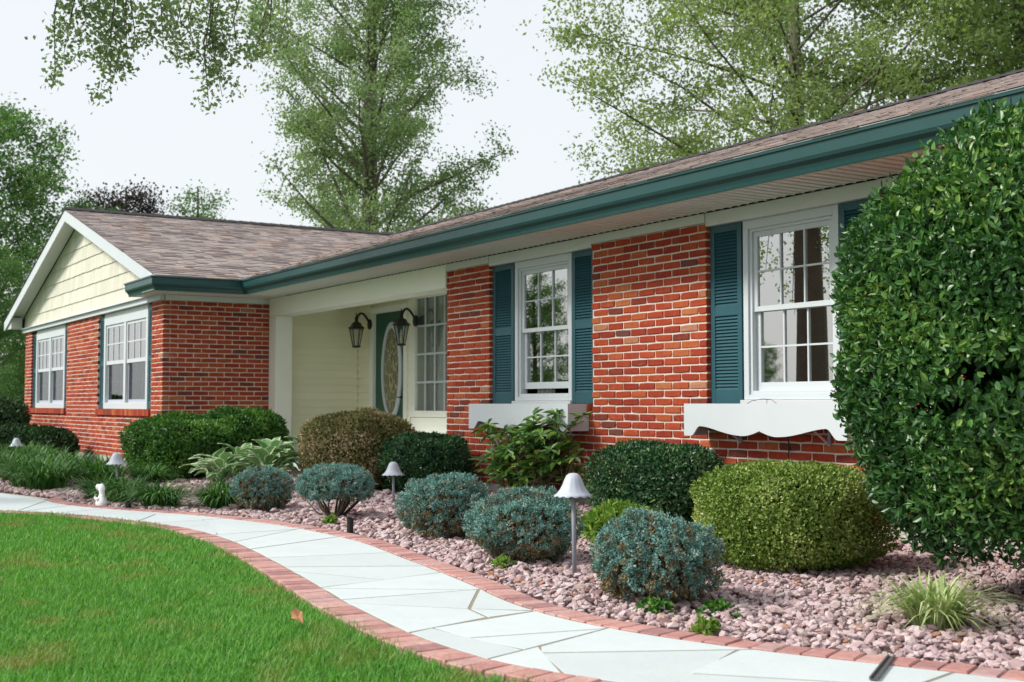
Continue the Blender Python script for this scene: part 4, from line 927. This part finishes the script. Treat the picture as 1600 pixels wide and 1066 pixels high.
# hosta: separate leaves
def hosta_leaf(seed):
    r = random.Random(seed); L, W = 1.0, r.uniform(.46, .58); nu, nv = 8, 4; V = []; mg = []
    for i in range(nu+1):
        s = i/nu; wv = W/2*(math.sin(math.pi*min(1, s*.96+.04)**.75)**.8) if 0 < i < nu else .01
        for j in range(-nv, nv+1):
            q = j/nv; V.append((s*L, q*wv, .16*math.sin(s*2.2)-.30*s*s+.13*abs(q)*wv*2+.02*math.sin(s*14+j))); mg.append(max(abs(q), s if s > .93 else 0))
    m = 2*nv+1; F = [[i*m+j, i*m+j+1, (i+1)*m+j+1, (i+1)*m+j] for i in range(nu) for j in range(2*nv)]
    mb = MB(); mb.tube([(-.8, 0, -.45), (-.4, 0, -.12), (.02, 0, .0)], .02, 5)
    b = len(V); V += mb.v; F += [[i+b for i in f] for f in mb.f]; mg += [.4]*len(mb.v)
    return nmesh('leaf', V, F, 'leaf_hosta', attr=('margin', mg), smooth=True)
HM = [hosta_leaf(k) for k in range(6)]
hosta = thing('hosta', 'broad green hosta with white edged leaves beside the bronze shrub', 'plant', (-13.2, -1.75, 0)); rr = random.Random(12)
for cx, cy, n, ht in ((0, .1, 26, .40), (-.38, -.1, 22, .34), (.32, -.1, 20, .36), (-.1, -.42, 22, .26), (-.62, -.35, 14, .24), (.15, .45, 18, .5)):
    for k in range(n):
        a = k*2.4+rr.uniform(-.3, .3); q = (k+1)/n; e = rr.uniform(.05, .22)*q+.04; Lh = rr.uniform(.19, .30)
        link('leaf', rr.choice(HM), hosta, (cx+e*math.cos(a), cy+e*math.sin(a), ht*(1-.55*q)+.05), (rr.uniform(-.25, .25), -.75+.75*q+rr.uniform(-.15, .15), a), (Lh, Lh, Lh))
# rhododendron: stems, whorls of separate leaves
rh = thing('rhododendron', 'open large leafed rhododendron below the left window box', 'shrub', (-9.95, -.38, 0)); rr = random.Random(31); smb = MB()
V, F = leaf_geo(np.array([[0., 0, 0]]), np.array([[1., 0, -.08]]), np.array([[0., 0, 1]]), np.array([1.]), np.array([.36]), True, .14)
RL = nmesh('leaf', V, F, 'leaf_rhodo', [.45, .45]); RLs = [RL]
for k, v in enumerate((.15, .3, .6, .75, .9)): RLs.append(nmesh('leaf', V*np.array([1, 1+.15*(k % 2), 1+.6*(k % 3)]), F, 'leaf_rhodo', [v, v]))
tips = []
for k in range(34):
    a = rr.uniform(0, 6.28); q = rr.uniform(.2, 1); e = Vector((.74*q*math.cos(a), .30*q*math.sin(a), rr.uniform(.24, .84))); b = Vector((rr.uniform(-.25, .25), rr.uniform(-.08, .08), -.02))
    m = b.lerp(e, .5)+Vector((rr.uniform(-.08, .08), rr.uniform(-.05, .05), rr.uniform(-.02, .08))); smb.tube([b, m, e], [.012, .009, .005], 6)
    for j in range(5):
        e2 = m.lerp(e, rr.uniform(.3, 1))+Vector((rr.uniform(-.17, .17), rr.uniform(-.13, .13), rr.uniform(-.05, .15))); smb.tube([m.lerp(e, .4), e2], [.006, .003], 5); tips.append(e2)
for p in ((.62, -.02, .42), (.70, .05, .60), (.78, .02, .48), (.66, .0, .28), (.58, .1, .18)): tips.append(Vector(p)); smb.tube([(.55, .0, -.02), (.6, .02, .2), p], [.009, .007, .004], 5)
smb.build('stems', 'twig', rh); extra = []
cnt = 0; tips.sort(key=lambda v: v.y-v.z*.3)
for tp in tips:
    tilt = Vector((rr.uniform(-.4, .4), rr.uniform(-.6, .1), 1)).normalized().to_track_quat('Z', 'Y'); nl = rr.randint(6, 9); a0 = rr.uniform(0, 6.28)
    for k in range(nl):
        L = rr.uniform(.095, .155); qd = tilt @ Quaternion((0, 0, 1), a0+k*6.283/nl+rr.uniform(-.2, .2)) @ Quaternion((0, 1, 0), rr.uniform(-.65, .35))
        mt = Matrix.LocRotScale(tp, qd, Vector((L, L, L)))
        if cnt < 300:
            o = link('leaf', rr.choice(RLs), rh); o.matrix_local = mt; cnt += 1
        else: extra.append((mt, rr.random()))
EV = []; EF = []; EQ = []
for i, (mt, q) in enumerate(extra):
    EV += [tuple(mt @ Vector(v)) for v in V]; EF += [[x+6*i for x in f] for f in F]; EQ += [q, q]
if EV: o = link('foliage', nmesh('foliage', EV, EF, 'leaf_rhodo', EQ), rh); o['kind'] = 'stuff'

# ------------------------------------------------------------------ gravel
def in_bed(P):                                   # between the walk edge and the walls
    yb = np.interp(P[:, 0], Bout[::-1, 0][np.argsort(Bout[::-1, 0])], Bout[::-1, 1][np.argsort(Bout[::-1, 0])]); ok = (P[:, 1] > yb+.02)
    ok &= np.where(P[:, 0] > XW+.02, P[:, 1] < -.0, P[:, 1] < YW-.02); return ok
def ico(sub):
    t = (1+5**.5)/2; V = [(-1, t, 0), (1, t, 0), (-1, -t, 0), (1, -t, 0), (0, -1, t), (0, 1, t), (0, -1, -t), (0, 1, -t), (t, 0, -1), (t, 0, 1), (-t, 0, -1), (-t, 0, 1)]
    F = [(0, 11, 5), (0, 5, 1), (0, 1, 7), (0, 7, 10), (0, 10, 11), (1, 5, 9), (5, 11, 4), (11, 10, 2), (10, 7, 6), (7, 1, 8), (3, 9, 4), (3, 4, 2), (3, 2, 6), (3, 6, 8), (3, 8, 9), (4, 9, 5), (2, 4, 11), (6, 2, 10), (8, 6, 7), (9, 8, 1)]
    V = [np.array(v)/np.linalg.norm(v) for v in V]
    for _ in range(sub):
        c = {}; NF = []
        def mid(a, b):
            k = (min(a, b), max(a, b))
            if k not in c: m = V[a]+V[b]; V.append(m/np.linalg.norm(m)); c[k] = len(V)-1
            return c[k]
        for a, b, d in F: x, y, z = mid(a, b), mid(b, d), mid(d, a); NF += [(a, x, z), (b, y, x), (d, z, y), (x, y, z)]
        F = NF
    return np.array(V), np.array(F)
def stones(n, xr, yr, size, sub, seed):
    r = np.random.default_rng(seed); P = np.stack([r.uniform(*xr, n), r.uniform(*yr, n)], 1); P = P[in_bed(P)]; n = len(P); V0, F0 = ico(sub); m = len(V0)
    ax = unit(r.normal(size=(n*3, 3))).reshape(n, 3, 3); d = np.ones((n, m))
    for k in range(5):                           # facets: flatten the blob along random directions
        nd = unit(r.normal(size=(n, 3))); h = r.uniform(.45, .85, n); dp = np.einsum('mk,nk->nm', V0, nd); d = np.minimum(d, np.where(dp > 1e-3, h[:, None]/np.maximum(dp, 1e-3), 9))
    X = V0[None]*np.where(d > 1, 1, d)[..., None]*r.uniform(.75, 1.15, (n, m, 1)); s = size*r.lognormal(0, .28, n); X = X*np.stack([r.uniform(.9, 1.35, n), r.uniform(.75, 1.05, n), r.uniform(.5, .8, n)], 1)[:, None, :]*s[:, None, None]
    a = r.uniform(0, 6.28, n); ca, sa = np.cos(a)[:, None], np.sin(a)[:, None]; b = r.normal(0, .35, n)[:, None]
    x, y, z = X[..., 0], X[..., 1], X[..., 2]; z2 = z+b*x*.7; X = np.stack([x*ca-y*sa, x*sa+y*ca, z2], -1)
    X += np.stack([P[:, 0], P[:, 1], s*.35+r.uniform(-.006, .022, n)], 1)[:, None, :]
    F = (F0[None]+(np.arange(n)*m)[:, None, None]).reshape(-1, 3); return X.reshape(-1, 3), F, np.repeat(r.beta(2.2, 2.2, n), len(F0))
V1, F1, q1 = stones(30000, (-7.6, -1.7), (-3.75, 0), .019, 0, 5); V2, F2, q2 = stones(27000, (-17.0, -7.6), (-4.3, 0), .025, 0, 6)
gv = struct('gravel', nmesh('gravel', np.concatenate([V1, V2]), np.concatenate([F1, F2+len(V1)]), 'gravel', np.concatenate([q1, q2])), 'stuff')
tag(gv, 'purple pink river gravel covering the planting bed', 'gravel')

# ------------------------------------------------------------------ lawn
def lawn_blades(n, xr, yr, Lr, wd, seed, seg):
    r = np.random.default_rng(seed); P = np.stack([r.uniform(*xr, n), r.uniform(*yr, n)], 1); o_ = np.argsort(Lout[:, 0]); ye = np.interp(P[:, 0], Lout[o_, 0], Lout[o_, 1])
    P = P[P[:, 1] < ye+.022+.02*np.sin(P[:, 0]*23)*np.sin(P[:, 0]*7.3)+.12*np.clip((-9.0-P[:, 0])/1.2, 0, 1)]; n = len(P); az = r.uniform(0, 6.28, n); H = np.stack([np.cos(az), np.sin(az), 0*az], 1); S = np.stack([-np.sin(az), np.cos(az), 0*az], 1)
    pl = .5+.5*np.sin(P[:, 0]*2.1+1.3*np.sin(P[:, 1]*3.1))*np.sin(P[:, 1]*2.7+P[:, 0]); L = (r.uniform(*Lr, n)*(.75+.4*pl))[:, None]; ln = r.uniform(.25, 1.15, n)[:, None]; rows = []
    b = np.c_[P, np.full(n, -.010)]
    for k in range(seg+1):
        s = k/seg; c = b+H*L*ln*(.35*s+.55*s*s); c = c+np.array([0, 0, 1])*L*(1.15*s-.38*ln*s*s); wv = wd*(1-s*s*.95)
        if k == seg: rows.append(c[:, None, :])
        else: rows.append(np.stack([c-S*wv/2, c+S*wv/2], 1))
    V = np.concatenate(rows, 1); m = V.shape[1]; V = V.reshape(-1, 3); bs = m*np.arange(n)[:, None]
    tri = []
    for k in range(seg-1): tri += [[2*k, 2*k+1, 2*k+3], [2*k, 2*k+3, 2*k+2]]
    tri.append([2*seg-2, 2*seg-1, 2*seg]); F = np.concatenate([bs+np.array(t) for t in tri], 1).reshape(-1, 3); return V, F, np.repeat(np.clip(r.beta(2, 2, n)*.95+(r.random(n) < .04)*.4, 0, 1), len(tri))
G = [lawn_blades(120000, (-7.0, -2.2), (-6.6, -4.1), (.028, .062), .0046, 1, 2), lawn_blades(95000, (-12.5, -7.0), (-6.6, -3.8), (.03, .065), .007, 2, 2), lawn_blades(40000, (-22, -12.5), (-14, -4.5), (.05, .1), .02, 3, 1), lawn_blades(60000, (-12.5, 3), (-12, -6.6), (.05, .1), .012, 4, 1)]
off = 0; VV = []; FF = []; QQ = []
for v, f, q in G: VV.append(v); FF.append(f+off); QQ.append(q); off += len(v)
lw_ = struct('lawn', nmesh('lawn', np.concatenate(VV), np.concatenate(FF), 'grass', np.concatenate(QQ)), 'stuff'); tag(lw_, 'short green lawn grass with dry patches beside the walk', 'grass')

# ------------------------------------------------------------------ trees
def make_tree(seed, H, r0, crown, h0, nb, ncl, nleaf, L, mat, barkmat, up=.45, droop=0.0, extra=None, spread=.30, lean=(0, 0), multi=0):
    """returns trunk mesh and crown mesh; crown(f) gives radius at height fraction f of the crown"""
    r = random.Random(seed); g = np.random.default_rng(seed); tb = MB(); pts = []; CL = []
    n = 10; ph = r.uniform(0, 6)
    for k in range(n+1):
        f = k/n; pts.append(Vector((lean[0]*f+.10*H/10*math.sin(f*5+ph)*f, lean[1]*f+.10*H/10*math.cos(f*4+ph)*f, H*f*.96-.1)))
    tb.tube(pts, [r0*(1.25 if k == 0 else 1)*(1-.88*k/n)+.015 for k in range(n+1)], 9)
    def on_trunk(z):
        f = min(.999, max(0, z/(H*.96)))*n; i = int(f); return pts[i].lerp(pts[i+1], f-i)
    jobs = []
    for k in range(nb):
        f = (k+.5)/nb; z = h0+(H*.95-h0)*f; a = k*2.39996+r.uniform(-.4, .4); ln = crown(f)*r.uniform(.72, 1.1); jobs.append((on_trunk(max(.5, z-ln*up*.8)), a, ln, up+r.uniform(-.12, .18), r0*(.26-.18*f)))
    for p, a, ln, u, rd in jobs + (extra or []):
        P = [p]; d = Vector((math.cos(a), math.sin(a), u)).normalized(); m = 5
        for s in range(m):
            d = (d+Vector((r.uniform(-.16, .16), r.uniform(-.16, .16), r.uniform(-.10, .12)-droop*s*.12))).normalized(); P.append(P[-1]+d*ln/m)
        tb.tube(P, [max(.008, rd*(1-.85*s/m)) for s in range(m+1)], 5, False)
        CL += [tuple(P[-1]), tuple(P[-1]), tuple(P[-2]), tuple(P[-1].lerp(P[-2], .5)), tuple(P[-3])]
        for j in range(ncl):
            q = .25+.75*(j+.5)/ncl; i = min(m-1, int(q*m)); b = P[i].lerp(P[i+1], q*m-i); sl = ln*r.uniform(.14, .34)*(1.25-.5*q)
            dd = Vector((r.gauss(0, 1), r.gauss(0, 1), r.gauss(.1, .6)-droop)).normalized(); e = b+dd*sl; tb.tube([b, b.lerp(e, .5)+Vector((0, 0, .04*sl)), e], [.012, .008, .004], 3, False)
            for s in (.45, .8, 1.05): CL.append(tuple(b.lerp(e, s)))
    CL = np.array(CL); m = max(1, nleaf//len(CL)); Pn = np.repeat(CL, m, 0)+g.normal(size=(len(CL)*m, 3))*spread*np.repeat(g.uniform(.5, 1.2, len(CL)), m)[:, None]*np.array([1, 1, .7]); k = len(Pn)
    dr = unit(g.normal(size=(k, 3))+np.array([0, 0, -.45])); V, F = leaf_geo(Pn, dr, unit(g.normal(size=(k, 3))+np.array([0, 0, .9])), L*g.uniform(.6, 1.25, k), L*.62*g.uniform(.7, 1.2, k))
    q = np.clip(np.repeat(g.beta(2, 2, len(CL)), m)*.55+g.beta(2, 2, k)*.5, 0, 1)
    return tb.mesh('trunk', barkmat, True), nmesh('crown', V, F, mat, q)
def put_tree(name, label, cat, loc, meshes, group=None, rz=0, s=1.0):
    t = link(name, None, None, loc, (0, 0, rz), (s, s, s)); tag(t, label, cat, group)
    link('trunk', meshes[0], t); o = link('crown', meshes[1], t); o['kind'] = 'stuff'; return t
TA = make_tree(3, 19, .30, lambda f: 3.6*(1-.6*f**2.4)*(.95+.2*min(1, f*4)), 4.2, 74, 10, 100000, .105, 'leaf_tree_mid', 'bark_grey', .75, .0, None, .24, (.4, .1))
put_tree('tall_tree', 'tall upright sweetgum style tree rising behind the roof valley', 'tree', (-31.0, 7.9, 0), TA)
TB_ = make_tree(8, 15, .26, lambda f: 5.6*(1-.55*f**1.5)*(.6+.7*min(1, f*3)), 5.0, 54, 11, 90000, .105, 'leaf_tree_light', 'bark_grey', .5, .25, None, .27, (-.6, .4))
put_tree('spreading_tree', 'airy light green tree with visible dark trunk behind the right roof', 'tree', (-19.4, 12.8, 0), TB_)
TC = make_tree(15, 14, .30, lambda f: 5.2*(1-.45*f**1.6)*(.7+.5*min(1, f*3)), 4.0, 50, 11, 70000, .15, 'leaf_tree_light', 'bark_grey', .5, .15, None, .34)
put_tree('dense_tree', 'denser green tree above the roof at the far right', 'tree', (-18.2, 18.6, 0), TC)
TD = make_tree(21, 12, .25, lambda f: 4.0*(1-.5*f**1.8)*(.8+.4*min(1, f*3)), 1.0, 44, 9, 42000, .15, 'leaf_tree_dark', 'bark', .5, .1, None, .36)
put_tree('background_tree', 'dark green tree at the left edge behind the gable', 'tree', (-53.0, 1.8, 0), TD, None, 0, 1.12)
put_tree('background_tree', 'smaller green tree just left of the gable peak', 'tree', (-53.5, 6.2, 0), TD, None, 2.1, .80)
put_tree('background_tree', 'low dark tree beside the far end of the wing', 'tree', (-42.0, -.2, 0), TD, None, 4.0, .50)
TE = make_tree(33, 10.5, .2, lambda f: 3.0*(1-.5*f**1.8), 2.0, 30, 8, 20000, .15, 'leaf_tree_plum', 'bark', .5, .1, None, .42)
put_tree('plum_tree', 'dark purple leaved tree peeking over the wing ridge', 'tree', (-59.5, 8.6, 0), TE, None, 0, 1.12)
TF = make_tree(35, 11.0, .16, lambda f: 2.0*(1-.5*f), 5.0, 18, 6, 5000, .14, 'leaf_tree_dark', 'bark', .5, .3, None, .35)
put_tree('thin_tree', 'thin sparse tree top showing above the middle of the wing ridge', 'tree', (-59.4, 12.0, 0), TF, None, 0, 1.10)
# yard tree out of frame at the left: its drooping twigs hang into the top left corner; also seen in the window reflections
hang = [(80, 140), (88, 95), (95, 60), (120, 40), (140, 75), (150, 110), (160, 158), (168, 120), (185, 90), (205, 70), (215, 45), (240, 60), (262, 40), (275, 75), (300, 55), (308, 95), (318, 60), (325, 148), (345, 125), (350, 90), (365, 60), (385, 50), (400, 40), (420, 50), (435, 30)]
drops = [(Vector((0, .1, 6.2)), 1.2, 5.6, .03, .10), (Vector((0, .1, 6.4)), 1.42, 6.2, .05, .10), (Vector((0, .1, 6.6)), 1.7, 5.0, .06, .09)]
TY = make_tree(44, 12.5, .27, lambda f: 3.4*(1-.4*f), 7.4, 22, 8, 24000, .07, 'leaf_tree_dark', 'bark', .45, .1, drops, .22)
tb = MB(); g = np.random.default_rng(4); PP = []; r_ = random.Random(9)
low = [(r_.uniform(-2.2, 2.2), r_.uniform(-2.6, 1.6)) for _ in range(26)]
for x_, y_ in low:                                # leafy twigs round the trunk, out of frame
    zb = r_.uniform(2.4, 4.6); top = Vector((x_*.7, y_*.7, zb+1.8)); bot = Vector((x_, y_, zb)); tb.tube([top, bot], [.014, .004], 4, False); n_ = 260; tt = g.random(n_); tt = (np.floor(tt*6)+.5)/6; PP.append(np.array(top)*(1-tt[:, None])+np.array(bot)*tt[:, None]+g.normal(size=(n_, 3))*.09+np.stack([.2*np.sin(tt*17+x_), .2*np.cos(tt*23), 0*tt], 1))
for a, b in hang:                                 # twigs hanging from the limb over the lawn
    y = -4.15+(a-30)/400*2.85; x = .1*math.sin(a); zb = 5.46-b/160*1.12; top = Vector((x+r_.uniform(-.3, .3), y+7.4+r_.uniform(-.2, .3), 6.0)); bot = Vector((x, y+7.4, zb)); mid_ = top.lerp(bot, .5)+Vector((r_.uniform(-.1, .1), r_.uniform(-.12, .12), 0))
    tb.tube([top, mid_, bot], [.012, .008, .003], 4, False); n_ = int(190*(6.0-zb))
    tt = (np.floor(g.random(n_)**.8*7)+.5)/7+g.normal(size=n_)*.02; side = g.normal(size=(n_, 3))*.075+np.stack([.10*np.sin(np.floor(tt*7)*2.4+a), .13*np.cos(np.floor(tt*7)*3.1+a), 0*tt], 1); PP.append(np.array(top)*(1-tt[:, None])+np.array(bot)*tt[:, None]+side)
PP = np.concatenate(PP); k = len(PP); V, F = leaf_geo(PP, unit(g.normal(size=(k, 3))+np.array([0, 0, -.5])), unit(g.normal(size=(k, 3))+np.array([0, 0, .6])), g.uniform(.04, .085, k), g.uniform(.028, .055, k))
put_tree('yard_tree', 'front yard tree whose leafy twigs hang into the top left corner', 'tree', (-14.2, -7.4, 0), TY)
yt = bpy.data.objects['yard_tree']; tb.build('hanging_twigs', 'bark', yt)['kind'] = 'stuff'; o = link('hanging_leaves', nmesh('hanging_leaves', V, F, 'leaf_tree_mid', g.beta(2, 2, k)), yt); o['kind'] = 'stuff'
# trees across the street, behind the camera: they show only as reflections in the panes
for k in range(11):
    f = k/10; put_tree('street_tree', 'green tree in the row across the street, seen only in the window reflections', 'tree', (-74+34*f, -22-36*f+random.uniform(-2, 2), 0), TD, 'trees across the street', k*1.3, (.36+.12*random.random()) if k not in (2, 3, 4) else .75)
